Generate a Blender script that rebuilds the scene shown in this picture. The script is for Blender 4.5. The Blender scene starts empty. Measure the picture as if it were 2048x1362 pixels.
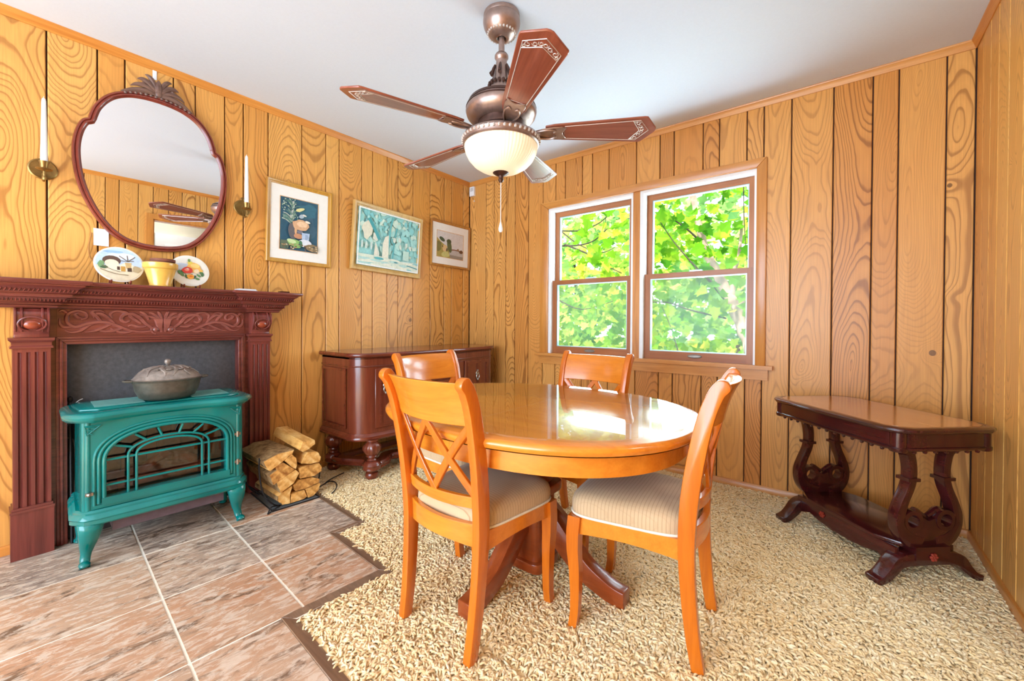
import bpy, bmesh, math, random
from mathutils import Vector, Matrix, noise
import numpy as np
random.seed(7)
SC = bpy.context.scene
COL = SC.collection
PI = math.pi
R_ = math.radians

# ---------------------------------------------------------------- camera
W, H = 3.429, 2.44                       # room width, ceiling height
REAR = -5.2
th, pit, rol = 0.66861, -0.0086129, 0.0054022
fw = Vector((-math.sin(th)*math.cos(pit), math.cos(th)*math.cos(pit), math.sin(pit)))
rt0 = Vector((math.cos(th), math.sin(th), 0)); up0 = rt0.cross(fw)
rt = rt0*math.cos(rol) + up0*math.sin(rol); up = -rt0*math.sin(rol) + up0*math.cos(rol)
cd = bpy.data.cameras.new('camera'); cam = bpy.data.objects.new('camera', cd); COL.objects.link(cam)
cam.matrix_world = Matrix(((rt.x, up.x, -fw.x, 2.91295), (rt.y, up.y, -fw.y, -2.99156), (rt.z, up.z, -fw.z, 1.05202), (0, 0, 0, 1)))
cd.sensor_width = 36; cd.lens = 827.37/2048*36
cd.shift_y = -(681 - 651.88)/2048
cd.clip_start = 0.05; cd.clip_end = 200
SC.camera = cam

# ---------------------------------------------------------------- world, sun, daylight, added lamp, exposure
wd = bpy.data.worlds.new('sky'); SC.world = wd; wd.use_nodes = True
bg = wd.node_tree.nodes['Background']
bg.inputs[0].default_value = (0.74, 0.86, 1.0, 1); bg.inputs[1].default_value = 3.2
sd = bpy.data.lights.new('sun', 'SUN'); sd.energy = 9.0; sd.angle = R_(3); sd.color = (1.0, 0.93, 0.80)
sun = bpy.data.objects.new('sun', sd); COL.objects.link(sun)
sun.rotation_euler = (R_(32), 0, R_(-14))          # high sun behind the house, onto the trees
def area(name, loc, rot, sx, sy, e, col=(1, 1, 1)):
    d = bpy.data.lights.new(name, 'AREA'); d.shape = 'RECTANGLE'; d.size = sx; d.size_y = sy; d.energy = e; d.color = col
    o = bpy.data.objects.new(name, d); COL.objects.link(o); o.location = loc; o.rotation_euler = rot; return o
area('rear_fill_light', (1.75, REAR + 0.02, 1.25), (R_(90), 0, 0), 2.9, 2.0, 135, (0.62, 0.80, 1.0))   # added area lamp brightening the room from an invented opening behind the camera
for px, pz, ph in ((1.325, 1.68, 0.50), (1.325, 1.11, 0.46), (2.125, 1.68, 0.50), (2.125, 1.11, 0.46)):                    # daylight of the four panes in view
    area('daylight_pane', (px, 0.27, pz), (R_(-116), 0, 0), 0.60, ph, 10.5, (0.70, 0.83, 1.0))
SC.view_settings.view_transform = 'Standard'; SC.view_settings.look = 'None'
SC.view_settings.exposure = 0.24; SC.view_settings.gamma = 1.0; SC.view_settings.use_curve_mapping = False

cy = SC.cycles
cy.max_bounces = 5; cy.diffuse_bounces = 3; cy.glossy_bounces = 3; cy.transmission_bounces = 3; cy.transparent_max_bounces = 10
cy.caustics_reflective = False; cy.caustics_refractive = False; cy.use_adaptive_sampling = True; cy.adaptive_threshold = 0.1

# ---------------------------------------------------------------- mesh builder
class B:
    def __init__(s): s.bm = bmesh.new(); s.mi = 0; s.M = Matrix.Identity(4)
    def v(s, p): return s.bm.verts.new(s.M @ Vector(p))
    def f(s, vs):
        try: fc = s.bm.faces.new(vs)
        except ValueError: return None
        fc.material_index = s.mi; return fc
    def _bev(s, fs, w, seg=2):
        if w <= 0: return
        es = {e for f in fs for e in f.edges}
        es = [e for e in es if len(e.link_faces) == 2 and e.calc_face_angle(0) > 0.5]
        if es:
            r = bmesh.ops.bevel(s.bm, geom=es, offset=w, segments=seg, affect='EDGES', profile=0.5, clamp_overlap=True)
            for f in r['faces']: f.material_index = s.mi
    def box(s, x0, x1, y0, y1, z0, z1, bev=0):
        p = [s.v((x, y, z)) for z in (z0, z1) for x, y in ((x0, y0), (x1, y0), (x1, y1), (x0, y1))]
        fs = [s.f([p[i] for i in q]) for q in ((3,2,1,0), (4,5,6,7), (0,1,5,4), (1,2,6,5), (2,3,7,6), (3,0,4,7))]
        s._bev(fs, bev); return s
    def prism(s, pts, a, b, plane='xy', bev=0, seg=2):
        def m(p, t):
            return {'xy': (p[0], p[1], t), 'xz': (p[0], t, p[1]), 'yz': (t, p[0], p[1])}[plane]
        lo = [s.v(m(p, a)) for p in pts]; hi = [s.v(m(p, b)) for p in pts]; n = len(pts)
        fs = [s.f(lo[::-1]), s.f(hi)] + [s.f([lo[i], lo[(i+1) % n], hi[(i+1) % n], hi[i]]) for i in range(n)]
        fs = [f for f in fs if f]
        bmesh.ops.recalc_face_normals(s.bm, faces=fs)
        s._bev(fs, bev, seg); return s
    def lathe(s, prof, n=24, o=(0, 0, 0), ribs=0, amp=0, sx=1, sy=1):
        rings = []
        for k, q in enumerate(prof):
            r, z = q[:2]
            if r < 1e-5: rings.append([s.v((o[0], o[1], o[2]+z))]); continue
            ring = []
            for i in range(n):
                a = 2*PI*i/n; rr = r
                if ribs: rr = r*(1 - (q[2] if len(q) > 2 else amp)*(0.5 - 0.5*math.cos(a*ribs)))
                ring.append(s.v((o[0]+rr*math.cos(a)*sx, o[1]+rr*math.sin(a)*sy, o[2]+z)))
            rings.append(ring)
        for A, C in zip(rings, rings[1:]):
            for i in range(n):
                j = (i+1) % n
                if len(A) == 1 and len(C) == 1: continue
                if len(A) == 1: s.f([A[0], C[j], C[i]])
                elif len(C) == 1: s.f([A[i], A[j], C[0]])
                else: s.f([A[i], A[j], C[j], C[i]])
        if len(rings[0]) > 1: s.f(rings[0][::-1])
        if len(rings[-1]) > 1: s.f(rings[-1])
        return s
    def tube(s, pts, r, n=8, closed=False, sq=1.0, upv=None):
        pts = [Vector(p) for p in pts]; N = len(pts)
        rs = r if isinstance(r, (list, tuple)) else [r]*N
        rings = []; prev = None
        for i, p in enumerate(pts):
            a = pts[(i-1) % N] if (closed or i > 0) else p
            c = pts[(i+1) % N] if (closed or i < N-1) else p
            t = (c-a).normalized() if (c-a).length > 1e-9 else Vector((0, 0, 1))
            if upv is not None: u = Vector(upv)
            else: u = prev if prev is not None else (Vector((0, 0, 1)) if abs(t.z) < 0.9 else Vector((1, 0, 0)))
            sd_ = t.cross(u)
            if sd_.length < 1e-6: sd_ = t.orthogonal()
            sd_.normalize(); u = sd_.cross(t).normalized(); prev = u
            rings.append([s.v(p + (sd_*math.cos(2*PI*k/n) + u*math.sin(2*PI*k/n)*sq)*rs[i]) for k in range(n)])
        rng = range(N) if closed else range(N-1)
        for i in rng:
            A, C = rings[i], rings[(i+1) % N]
            for k in range(n): s.f([A[k], C[k], C[(k+1) % n], A[(k+1) % n]])
        if not closed: s.f(rings[0]); s.f(rings[-1][::-1])
        return s
    def loft(s, secs, bev=0):
        """secs: (cx, cy, z, hx, hy) square sections from bottom to top"""
        rings = [[s.v((cx+a*hx, cy+b*hy, z)) for a, b in ((-1,-1), (1,-1), (1,1), (-1,1))] for cx, cy, z, hx, hy in secs]
        fs = [s.f(rings[0][::-1]), s.f(rings[-1])]
        for A, C in zip(rings, rings[1:]):
            for k in range(4): fs.append(s.f([A[k], A[(k+1) % 4], C[(k+1) % 4], C[k]]))
        if bev:
            es = {e for f in fs for e in f.edges if e.calc_face_angle(0) > 0.9}
            r = bmesh.ops.bevel(s.bm, geom=list(es), offset=bev, segments=2, affect='EDGES', profile=0.5, clamp_overlap=True)
        return s
    def sweep(s, path, prof, closed=False):
        """path: (x, y) polyline; prof: closed polygon of (offset to the right of travel, z), mitred corners"""
        P = [Vector(p) for p in path]; N = len(P); rings = []
        for i, p in enumerate(P):
            def nrm(a, b):
                d = (b-a).normalized(); return Vector((d.y, -d.x))
            n1 = nrm(P[i-1], p) if (closed or i > 0) else None
            n2 = nrm(p, P[(i+1) % N]) if (closed or i < N-1) else None
            if n1 is None: m = n2
            elif n2 is None: m = n1
            else: m = (n1+n2)/max(0.2, 1+n1.dot(n2))
            rings.append([s.v((p.x+m.x*o, p.y+m.y*o, z)) for o, z in prof])
        n = len(prof); fs = []
        for i in (range(N) if closed else range(N-1)):
            A, C = rings[i], rings[(i+1) % N]
            for k in range(n): fs.append(s.f([A[k], A[(k+1) % n], C[(k+1) % n], C[k]]))
        if not closed: fs += [s.f(rings[0][::-1]), s.f(rings[-1])]
        bmesh.ops.recalc_face_normals(s.bm, faces=[f for f in fs if f]); return s
    def grid(s, P, closed_u=False):
        V = [[s.v(p) for p in row] for row in P]; fs = []
        for i in range(len(V) if closed_u else len(V)-1):
            A, C = V[i], V[(i+1) % len(V)]
            for j in range(len(A)-1): fs.append(s.f([A[j], C[j], C[j+1], A[j+1]]))
        return s
    def slab(s, F, us, vs, t):
        """thick curved sheet: F(u, v) -> (point, normal)"""
        n, m = len(us), len(vs); A = []; C = []
        for u in us:
            ra, rc = [], []
            for v_ in vs:
                p, nn = F(u, v_); p = Vector(p); nn = Vector(nn)
                ra.append(s.v(p+nn*t)); rc.append(s.v(p))
            A.append(ra); C.append(rc)
        fs = []
        for i in range(n-1):
            for j in range(m-1):
                fs.append(s.f([A[i][j], A[i+1][j], A[i+1][j+1], A[i][j+1]])); fs.append(s.f([C[i][j], C[i][j+1], C[i+1][j+1], C[i+1][j]]))
        for i in range(n-1):
            fs.append(s.f([A[i][0], C[i][0], C[i+1][0], A[i+1][0]])); fs.append(s.f([A[i][-1], A[i+1][-1], C[i+1][-1], C[i][-1]]))
        for j in range(m-1):
            fs.append(s.f([A[0][j], A[0][j+1], C[0][j+1], C[0][j]])); fs.append(s.f([A[-1][j], C[-1][j], C[-1][j+1], A[-1][j+1]]))
        bmesh.ops.recalc_face_normals(s.bm, faces=[f for f in fs if f]); return s
    def ball(s, c, r, n=10, sx=1, sy=1, sz=1):
        m = max(4, n//2); prof = [(math.sin(PI*i/m), -math.cos(PI*i/m)) for i in range(m+1)]
        M0 = s.M; s.M = M0 @ Matrix.Translation(c) @ Matrix.Diagonal((r*sx, r*sy, r*sz, 1)); s.lathe([(max(a, 0) if 0 < i < m else 0, b) for i, (a, b) in enumerate(prof)], n); s.M = M0; return s
    def mesh(s, name, ang=38):
        bm = s.bm
        bm.normal_update()
        for f in bm.faces: f.smooth = True
        for e in bm.edges:
            if len(e.link_faces) == 2: e.smooth = e.calc_face_angle(0) < R_(ang)
        me = bpy.data.meshes.new(name); bm.to_mesh(me); bm.free(); return me

def ob(name, b, mat, parent=None, loc=None, rot=None, kind=None, ang=38):
    me = b.mesh(name, ang) if isinstance(b, B) else b
    o = bpy.data.objects.new(name, me); COL.objects.link(o)
    for m in (mat if isinstance(mat, (list, tuple)) else [mat]):
        if isinstance(b, B): me.materials.append(m)
    if parent is not None: o.parent = parent
    if loc is not None: o.location = loc
    if rot is not None: o.rotation_euler = rot
    if kind: o['kind'] = kind
    return o
def tag(o, label, cat, group=None):
    o['label'] = label; o['category'] = cat
    if group: o['group'] = group
    return o
def thing(name, label, cat, loc=(0, 0, 0), rot=(0, 0, 0), group=None):
    o = bpy.data.objects.new(name, None); COL.objects.link(o); o.empty_display_size = 0.1
    o.location = loc; o.rotation_euler = rot; return tag(o, label, cat, group)
def copy_tree(o, parent=None):
    c = o.copy(); COL.objects.link(c); c.parent = parent
    for ch in o.children: copy_tree(ch, c)
    return c
def bez(pts, n=8):
    """Catmull-Rom through points"""
    P = [Vector(p) for p in pts]; out = []
    for i in range(len(P)-1):
        p0 = P[max(i-1, 0)]; p1 = P[i]; p2 = P[i+1]; p3 = P[min(i+2, len(P)-1)]
        for k in range(n):
            t = k/n
            out.append(0.5*((2*p1) + (p2-p0)*t + (2*p0-5*p1+4*p2-p3)*t*t + (3*p1-p0-3*p2+p3)*t**3))
    out.append(P[-1]); return out
def strip(center, w):
    """outline polygon of a 2D centre line with half widths w"""
    L, Rr = [], []; N = len(center)
    for i, p in enumerate(center):
        a = Vector(center[max(i-1, 0)][:2]); c = Vector(center[min(i+1, N-1)][:2]); d = (c-a).normalized(); n = Vector((-d.y, d.x))
        ww = w[i] if isinstance(w, (list, tuple)) else w
        L.append((p[0]+n.x*ww, p[1]+n.y*ww)); Rr.append((p[0]-n.x*ww, p[1]-n.y*ww))
    return L + Rr[::-1]
def lerp(a, b, t): return a+(b-a)*t
def interp(ts, vs, t):
    if t <= ts[0]: return vs[0]
    for i in range(len(ts)-1):
        if t <= ts[i+1]: return lerp(vs[i], vs[i+1], (t-ts[i])/(ts[i+1]-ts[i]))
    return vs[-1]

# ---------------------------------------------------------------- materials
def srgb(r, g, b): return tuple(((c/255/12.92) if c/255 <= 0.04045 else ((c/255+0.055)/1.055)**2.4) for c in (r, g, b)) + (1,)
class NT:
    def __init__(s, name):
        s.m = bpy.data.materials.new(name); s.m.use_nodes = True; s.t = s.m.node_tree; s.t.nodes.clear()
        s.out = s.n('ShaderNodeOutputMaterial'); s.bsdf = s.n('ShaderNodeBsdfPrincipled'); s.l(s.bsdf.outputs[0], s.out.inputs[0])
    def n(s, typ, **kw):
        nd = s.t.nodes.new(typ)
        for k, v in kw.items(): setattr(nd, k, v)
        return nd
    def l(s, a, b): s.t.links.new(a, b)
    def put(s, sock, v):
        if hasattr(v, 'is_output'): s.l(v, sock)
        else: sock.default_value = v
    def math(s, op, a, b=None, c=None, clamp=False):
        nd = s.n('ShaderNodeMath', operation=op); nd.use_clamp = clamp; s.put(nd.inputs[0], a)
        if b is not None: s.put(nd.inputs[1], b)
        if c is not None: s.put(nd.inputs[2], c)
        return nd.outputs[0]
    def vec(s, x, y, z):
        nd = s.n('ShaderNodeCombineXYZ')
        for i, v in enumerate((x, y, z)): s.put(nd.inputs[i], v)
        return nd.outputs[0]
    def obj(s): return s.n('ShaderNodeTexCoord').outputs['Object']
    def sep(s, v):
        nd = s.n('ShaderNodeSeparateXYZ'); s.l(v, nd.inputs[0]); return nd.outputs
    def noise(s, v, scale, detail=2, rough=0.5, dist=0.0):
        nd = s.n('ShaderNodeTexNoise'); s.put(nd.inputs['Vector'], v); nd.inputs['Scale'].default_value = scale
        nd.inputs['Detail'].default_value = detail; nd.inputs['Roughness'].default_value = rough; nd.inputs['Distortion'].default_value = dist; return nd.outputs
    def vor(s, v, scale, feature='F1', rnd=1.0):
        nd = s.n('ShaderNodeTexVoronoi', feature=feature); s.put(nd.inputs['Vector'], v); nd.inputs['Scale'].default_value = scale; nd.inputs['Randomness'].default_value = rnd; return nd.outputs
    def ramp(s, f, stops):
        nd = s.n('ShaderNodeValToRGB'); s.put(nd.inputs[0], f); e = nd.color_ramp.elements
        while len(e) < len(stops): e.new(0.5)
        for q, (p, c) in zip(e, stops): q.position = p; q.color = c if len(c) == 4 else (*c, 1)
        return nd.outputs[0]
    def mix(s, f, a, b, mode='MIX'):
        nd = s.n('ShaderNodeMix', data_type='RGBA', blend_type=mode); s.put(nd.inputs[0], f); s.put(nd.inputs[6], a); s.put(nd.inputs[7], b); return nd.outputs[2]
    def bump(s, h, strength=0.3, d=0.002):
        nd = s.n('ShaderNodeBump'); s.l(h, nd.inputs['Height']); nd.inputs['Strength'].default_value = strength; nd.inputs['Distance'].default_value = d
        s.l(nd.outputs[0], s.bsdf.inputs['Normal'])
    def set(s, **kw):
        for k, v in kw.items():
            k2 = {'color': 'Base Color', 'rough': 'Roughness', 'metal': 'Metallic', 'spec': 'Specular IOR Level', 'coat': 'Coat Weight', 'coatr': 'Coat Roughness',
                  'trans': 'Transmission Weight', 'ior': 'IOR', 'emit': 'Emission Color', 'estr': 'Emission Strength', 'sheen': 'Sheen Weight', 'alpha': 'Alpha', 'sub': 'Subsurface Weight'}[k]
            s.put(s.bsdf.inputs[k2], v)
        return s
    def vary(s, amt=0.12):
        """per-object brightness factor"""
        r = s.n('ShaderNodeObjectInfo').outputs['Random']; return s.math('MULTIPLY_ADD', r, 2*amt, 1-amt)
def plain(name, c, rough=0.5, metal=0.0, var=0.06, nscale=30, bump=0.0, coat=0, spec=0.5):
    t = NT(name); o = t.obj(); f = t.noise(o, nscale, 2, 0.6)[0]
    dk = tuple(x*(1-var*2) for x in c[:3])+(1,); lt = tuple(min(1, x*(1+var*2)) for x in c[:3])+(1,)
    t.set(color=t.ramp(f, [(0.25, dk), (0.75, lt)]), rough=rough, metal=metal, coat=coat, spec=spec)
    if bump: t.bump(f, bump)
    return t.m
def wood(name, lo, hi, axis='z', rough=0.3, coat=0.25, scale=1.0, contrast=1.0, streak=26):
    """varnished furniture wood, grain along a local axis"""
    t = NT(name); x, y, z = t.sep(t.obj())
    g = {'x': (x, y, z), 'y': (y, x, z), 'z': (z, x, y)}[axis]
    v = t.vec(t.math('MULTIPLY', g[0], 1.6*scale), t.math('MULTIPLY', g[1], streak*scale), t.math('MULTIPLY', g[2], streak*scale))
    a = t.noise(v, 1.0, 4, 0.6, 0.6)[0]
    v2 = t.vec(t.math('MULTIPLY', g[0], 7*scale), t.math('MULTIPLY', g[1], 160*scale), t.math('MULTIPLY', g[2], 160*scale))
    b = t.noise(v2, 1.0, 2, 0.5)[0]
    c = t.noise(t.obj(), 2.2*scale, 2)[0]
    f = t.math('ADD', t.math('MULTIPLY', a, 0.62), t.math('MULTIPLY', b, 0.20)); f = t.math('ADD', f, t.math('MULTIPLY', c, 0.25))
    k = 0.20*contrast
    t.set(color=t.ramp(f, [(0.52-k, lo), (0.52+k, hi)]), rough=rough, coat=coat, coatr=0.12)
    t.bump(b, 0.08, 0.0005); return t.m
def plank_mat(name, light, dark, line, grainy=1.0, rough=0.36):
    """flat-sawn board: cathedral figure, knots; every board its own figure (local X across, Z along)"""
    t = NT(name); x, y, z = t.sep(t.obj()); rnd = t.n('ShaderNodeObjectInfo').outputs['Random']
    seed = t.math('MULTIPLY', rnd, 137.0); seed2 = t.math('FRACT', t.math('MULTIPLY', rnd, 57.3)); seed3 = t.math('FRACT', t.math('MULTIPLY', rnd, 913.7))
    n1 = t.noise(t.vec(seed, 3.1, t.math('MULTIPLY', z, 0.75)), 1.0, 1.5, 0.4)[0]
    n2 = t.math('MULTIPLY_ADD', t.math('SINE', t.math('MULTIPLY_ADD', z, 2.3, seed)), 0.22, 0.5)
    n3 = t.noise(t.vec(t.math('MULTIPLY', x, 7), seed, t.math('MULTIPLY', z, 2.2)), 1.0, 2.5, 0.55)[0]
    dep = t.math('MULTIPLY_ADD', n1, 0.80, -0.34)
    uc = t.math('ADD', t.math('MULTIPLY_ADD', n2, 0.20, -0.10), t.math('MULTIPLY_ADD', seed2, 0.09, -0.045))
    u = t.math('SUBTRACT', x, uc)
    r = t.math('SQRT', t.math('ADD', t.math('MULTIPLY', u, u), t.math('MULTIPLY', dep, dep)))
    r = t.math('ADD', r, t.math('MULTIPLY_ADD', n3, 0.050, -0.025))
    kv = t.vec(t.math('ADD', t.math('MULTIPLY', x, 4.6), seed), t.math('ADD', t.math('MULTIPLY', z, 4.0), seed), 0.0)
    vo = t.vor(kv, 1.0); kd = vo['Distance']; kr = t.sep(vo['Color'])[0]
    has = t.math('GREATER_THAN', kr, 0.80)
    fall = t.math('MULTIPLY', t.math('POWER', 2.718, t.math('MULTIPLY', t.math('MULTIPLY', kd, kd), -38)), has)
    r = t.math('ADD', r, t.math('MULTIPLY', fall, 0.06))
    n4 = t.math('ADD', t.math('MULTIPLY', t.math('SINE', t.math('MULTIPLY_ADD', r, 43, seed)), 0.14), t.math('MULTIPLY', t.math('SINE', t.math('MULTIPLY_ADD', r, 97, seed)), 0.08))
    ph = t.math('FRACT', t.math('ADD', t.math('MULTIPLY', r, t.math('MULTIPLY_ADD', seed3, 55, 55)), t.math('MULTIPLY', n4, 3.5)))
    ln = t.ramp(ph, [(0.0, (0.10,)*3), (0.25, (0.0,)*3), (0.66, (0.16,)*3), (0.82, (1.0,)*3), (0.93, (1.0,)*3), (1.0, (0.10,)*3)])
    q_ = t.math('FRACT', t.math('MULTIPLY', rnd, 311.3)); amt = t.math('MULTIPLY', t.math('MULTIPLY_ADD', t.math('MULTIPLY', q_, q_), 0.62, 0.16), grainy)
    fib = t.noise(t.vec(t.math('MULTIPLY', x, 190), seed, t.math('MULTIPLY', z, 5)), 1.0, 2)[0]
    base = t.mix(t.math('MULTIPLY_ADD', n3, 0.5, t.math('MULTIPLY', seed2, 0.65)), light, dark)
    base = t.mix(t.math('MULTIPLY_ADD', fib, 0.45, -0.05), base, line)
    colr = t.mix(t.math('MULTIPLY', ln, amt), base, line)
    spot = t.math('MULTIPLY', t.math('LESS_THAN', kd, t.math('MULTIPLY_ADD', kr, 0.16, -0.082)), has)
    colr = t.mix(t.math('MULTIPLY', spot, 0.75), colr, tuple(c*0.35 for c in line[:3])+(1,))
    t.set(color=colr, rough=rough, spec=0.45); t.bump(ln, 0.05, 0.0006); return t.m
# palette
M_plank_l = plank_mat('honey_pine_plank', srgb(250, 192, 108), srgb(230, 160, 76), srgb(140, 78, 24))
M_plank_w = plank_mat('amber_pine_plank', srgb(248, 186, 104), srgb(222, 148, 70), srgb(134, 74, 26))
M_groove = plain('dark_groove', srgb(58, 26, 14), 0.8)
M_trim = wood('pine_trim', srgb(176, 104, 38), srgb(222, 152, 72), 'z', 0.32, 0.2, 1.0)
M_trim_x = wood('pine_trim_along_x', srgb(186, 114, 46), srgb(224, 158, 82), 'x', 0.32, 0.2, 1.0)
M_trim_y = wood('pine_trim_along_y', srgb(186, 110, 42), srgb(224, 152, 72), 'y', 0.32, 0.2, 1.0)
M_ceil = plain('ceiling_paint', srgb(216, 223, 236), 0.9, 0, 0.008, 90, 0.08)
M_cream = plain('cream_paint', srgb(232, 226, 206), 0.8, 0, 0.01)
M_white = plain('white_paint', srgb(240, 241, 243), 0.45, 0, 0.01)
M_sash = wood('sash_wood', srgb(140, 78, 36), srgb(180, 110, 58), 'z', 0.4, 0.1)
M_sash_x = wood('sash_wood_along_x', srgb(140, 78, 36), srgb(180, 110, 58), 'x', 0.4, 0.1)
M_alu = plain('aluminium', srgb(170, 200, 205), 0.35, 0.6, 0.02)
def glass(name, c=(1, 1, 1, 1), rough=0.0, refl=1.0):
    t = NT(name); t.t.nodes.remove(t.bsdf)
    tr = t.n('ShaderNodeBsdfTransparent'); tr.inputs[0].default_value = c
    gl = t.n('ShaderNodeBsdfGlossy'); gl.inputs['Roughness'].default_value = rough
    fr = t.n('ShaderNodeFresnel'); fr.inputs[0].default_value = 1.45
    mx = t.n('ShaderNodeMixShader'); ge = t.n('ShaderNodeNewGeometry'); t.l(t.math('MULTIPLY', fr.outputs[0], t.math('MULTIPLY', t.math('SUBTRACT', 1.0, ge.outputs['Backfacing']), refl)), mx.inputs[0]); t.l(tr.outputs[0], mx.inputs[1]); t.l(gl.outputs[0], mx.inputs[2]); t.l(mx.outputs[0], t.out.inputs[0])
    return t.m
M_pane = glass('window_glass', (0.97, 1.0, 0.98, 1), 0.0, 0.35)
def screen_mat():
    t = NT('insect_screen_mesh'); t.t.nodes.remove(t.bsdf); a = t.n('ShaderNodeBsdfTransparent'); d = t.n('ShaderNodeBsdfDiffuse'); d.inputs[0].default_value = (0.55, 0.62, 0.62, 1)
    m = t.n('ShaderNodeMixShader'); m.inputs[0].default_value = 0.13; t.l(a.outputs[0], m.inputs[1]); t.l(d.outputs[0], m.inputs[2]); t.l(m.outputs[0], t.out.inputs[0]); return t.m
M_screen = screen_mat()
def tile_mat():
    t = NT('slate_tile'); o = t.obj(); rnd = t.n('ShaderNodeObjectInfo').outputs['Random']
    off = t.vec(t.math('MULTIPLY', rnd, 31), t.math('MULTIPLY', rnd, 17), 0.0)
    va = t.n('ShaderNodeVectorMath', operation='ADD'); t.l(o, va.inputs[0]); t.l(off, va.inputs[1]); v = va.outputs[0]
    x, y, z = t.sep(v); st = t.vec(t.math('MULTIPLY', x, 2.6), t.math('MULTIPLY', y, 0.9), z)
    a = t.noise(st, 4.4, 9, 0.68, 1.0)[0]; b = t.noise(st, 16, 7, 0.72, 0.6)[0]; c = t.noise(v, 2.3, 2, 0.5, 0.5)[0]
    tone = t.math('MULTIPLY_ADD', t.math('FRACT', t.math('MULTIPLY', rnd, 7.77)), 0.42, t.math('MULTIPLY', c, 0.50)); tone = t.math('ADD', tone, t.math('MULTIPLY', a, 0.42))
    col = t.ramp(tone, [(0.34, srgb(120, 108, 98)), (0.50, srgb(166, 146, 130)), (0.70, srgb(196, 160, 130)), (0.95, srgb(190, 134, 96))])
    col = t.mix(t.ramp(a, [(0.38, (0.85,)*3), (0.47, (0,)*3)]), col, srgb(104, 78, 58))
    col = t.mix(t.ramp(b, [(0.42, (0.8,)*3), (0.52, (0,)*3)]), col, srgb(222, 202, 180))
    vn = t.noise(v, 2.2, 2, 0.5, 0.6)[0]; vein = t.math('LESS_THAN', t.math('ABSOLUTE', t.math('SUBTRACT', vn, 0.5)), 0.003)
    col = t.mix(t.math('MULTIPLY', vein, 0.0), col, srgb(80, 62, 52))
    t.set(color=col, rough=0.38, spec=0.4); t.bump(t.math('ADD', a, t.math('MULTIPLY', b, 0.5)), 0.6, 0.006); return t.m
M_tile = tile_mat()
M_grout = plain('pale_grout', srgb(246, 236, 218), 0.85, 0, 0.03, 60)
M_border = wood('brown_tile_edging', srgb(98, 72, 56), srgb(150, 118, 92), 'x', 0.32, 0.1)

def struct(o): o['kind'] = 'structure'; return o
# ---------------------------------------------------------------- floor with the stepped tile hearth
A_ = R_(3.2); O_ = (0.5, -2.2)
def hl(s, t): return (O_[0]+s*math.cos(A_)+t*math.sin(A_), O_[1]-s*math.sin(A_)+t*math.cos(A_))
HT = [(0.467, -0.60, 0.455), (0.32, 0.455, 0.922), (-0.062, 0.922, 1.39), (-0.42, 1.39, 1.9)]     # (edge t, s from, s to)
floor = struct(ob('floor', B().box(-0.1, W+1.6, REAR-0.1, 0.12, -0.10, -0.02), plain('subfloor', srgb(120, 96, 70), 0.9)))
g = B()
poly = [hl(-0.47, -1.3)]
for te, s0, s1 in HT: poly += [hl(max(s0, -0.48), te-0.02), hl(s1-0.02, te-0.02)]
poly += [hl(1.88, -1.3)]
g.prism(poly, -0.02, -0.003); ob('grout', g, M_grout, floor)
rows = [(-0.455, 0.0, 0), (0.0, 0.44, 0), (0.44, 0.88, 1), (0.88, 1.32, 2), (1.32, 1.82, 3)]
gj = 0.005
for s0, s1, k in rows:
    edge = HT[k][0]-0.038
    cuts = [-1.24, -0.80, -0.364, -0.026] + ([edge] if edge > 0.02 else [])
    if edge < -0.03: cuts = [c for c in cuts if c < edge-0.05] + [edge]
    for t0, t1 in zip(cuts, cuts[1:]):
        cx, cy = hl((s0+s1)/2, (t0+t1)/2); hs, ht = (s1-s0)/2-gj/1.0, (t1-t0)/2-gj
        s1e = s1-0.03 if (t0+t1)/2 > HT[min(k+1, 3)][0] and abs(s1-0.44) < 0.01 else s1
        b = B().box(-hs, hs-(s1-s1e), -ht, ht, -0.018, 0.0, 0.0025)
        ob('tile', b, M_tile, floor, (cx, cy, random.uniform(-0.0006, 0.0006)), (0, 0, -A_))
# brown edging along the steps, mitred
path = []
for te, s0, s1 in HT: path += [hl(s0 if s0 > 0 else -0.48, te), hl(s1, te)]
for i in range(len(path)-1):
    a, c = Vector(path[i]), Vector(path[i+1]); d = (c-a).normalized(); n = Vector((-d.y, d.x)); L = (c-a).length; w = 0.042
    n = -n                                                     # into the hearth
    inner0 = w if i % 2 == 0 and i > 0 else (-w if i % 2 == 1 else 0)
    a2 = a+n*w+d*(w if i % 2 == 1 else (-w if i > 0 else 0)); c2 = c+n*w+d*(-w if i % 2 == 0 else w)
    b = B(); lo = [(a.x, a.y, -0.004), (c.x, c.y, -0.004), (c2.x, c2.y, 0.003), (a2.x, a2.y, 0.003)]
    V = [b.v(p) for p in lo]; U = [b.v((p[0], p[1], -0.02)) for p in lo]
    b.f(V); b.f(U[::-1])
    for q in range(4): b.f([U[q], U[(q+1) % 4], V[(q+1) % 4], V[q]])
    bmesh.ops.recalc_face_normals(b.bm, faces=b.bm.faces[:]); b._bev(b.bm.faces[:], 0.002, 1)
    ob('edging', b, M_border, floor)

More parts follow.
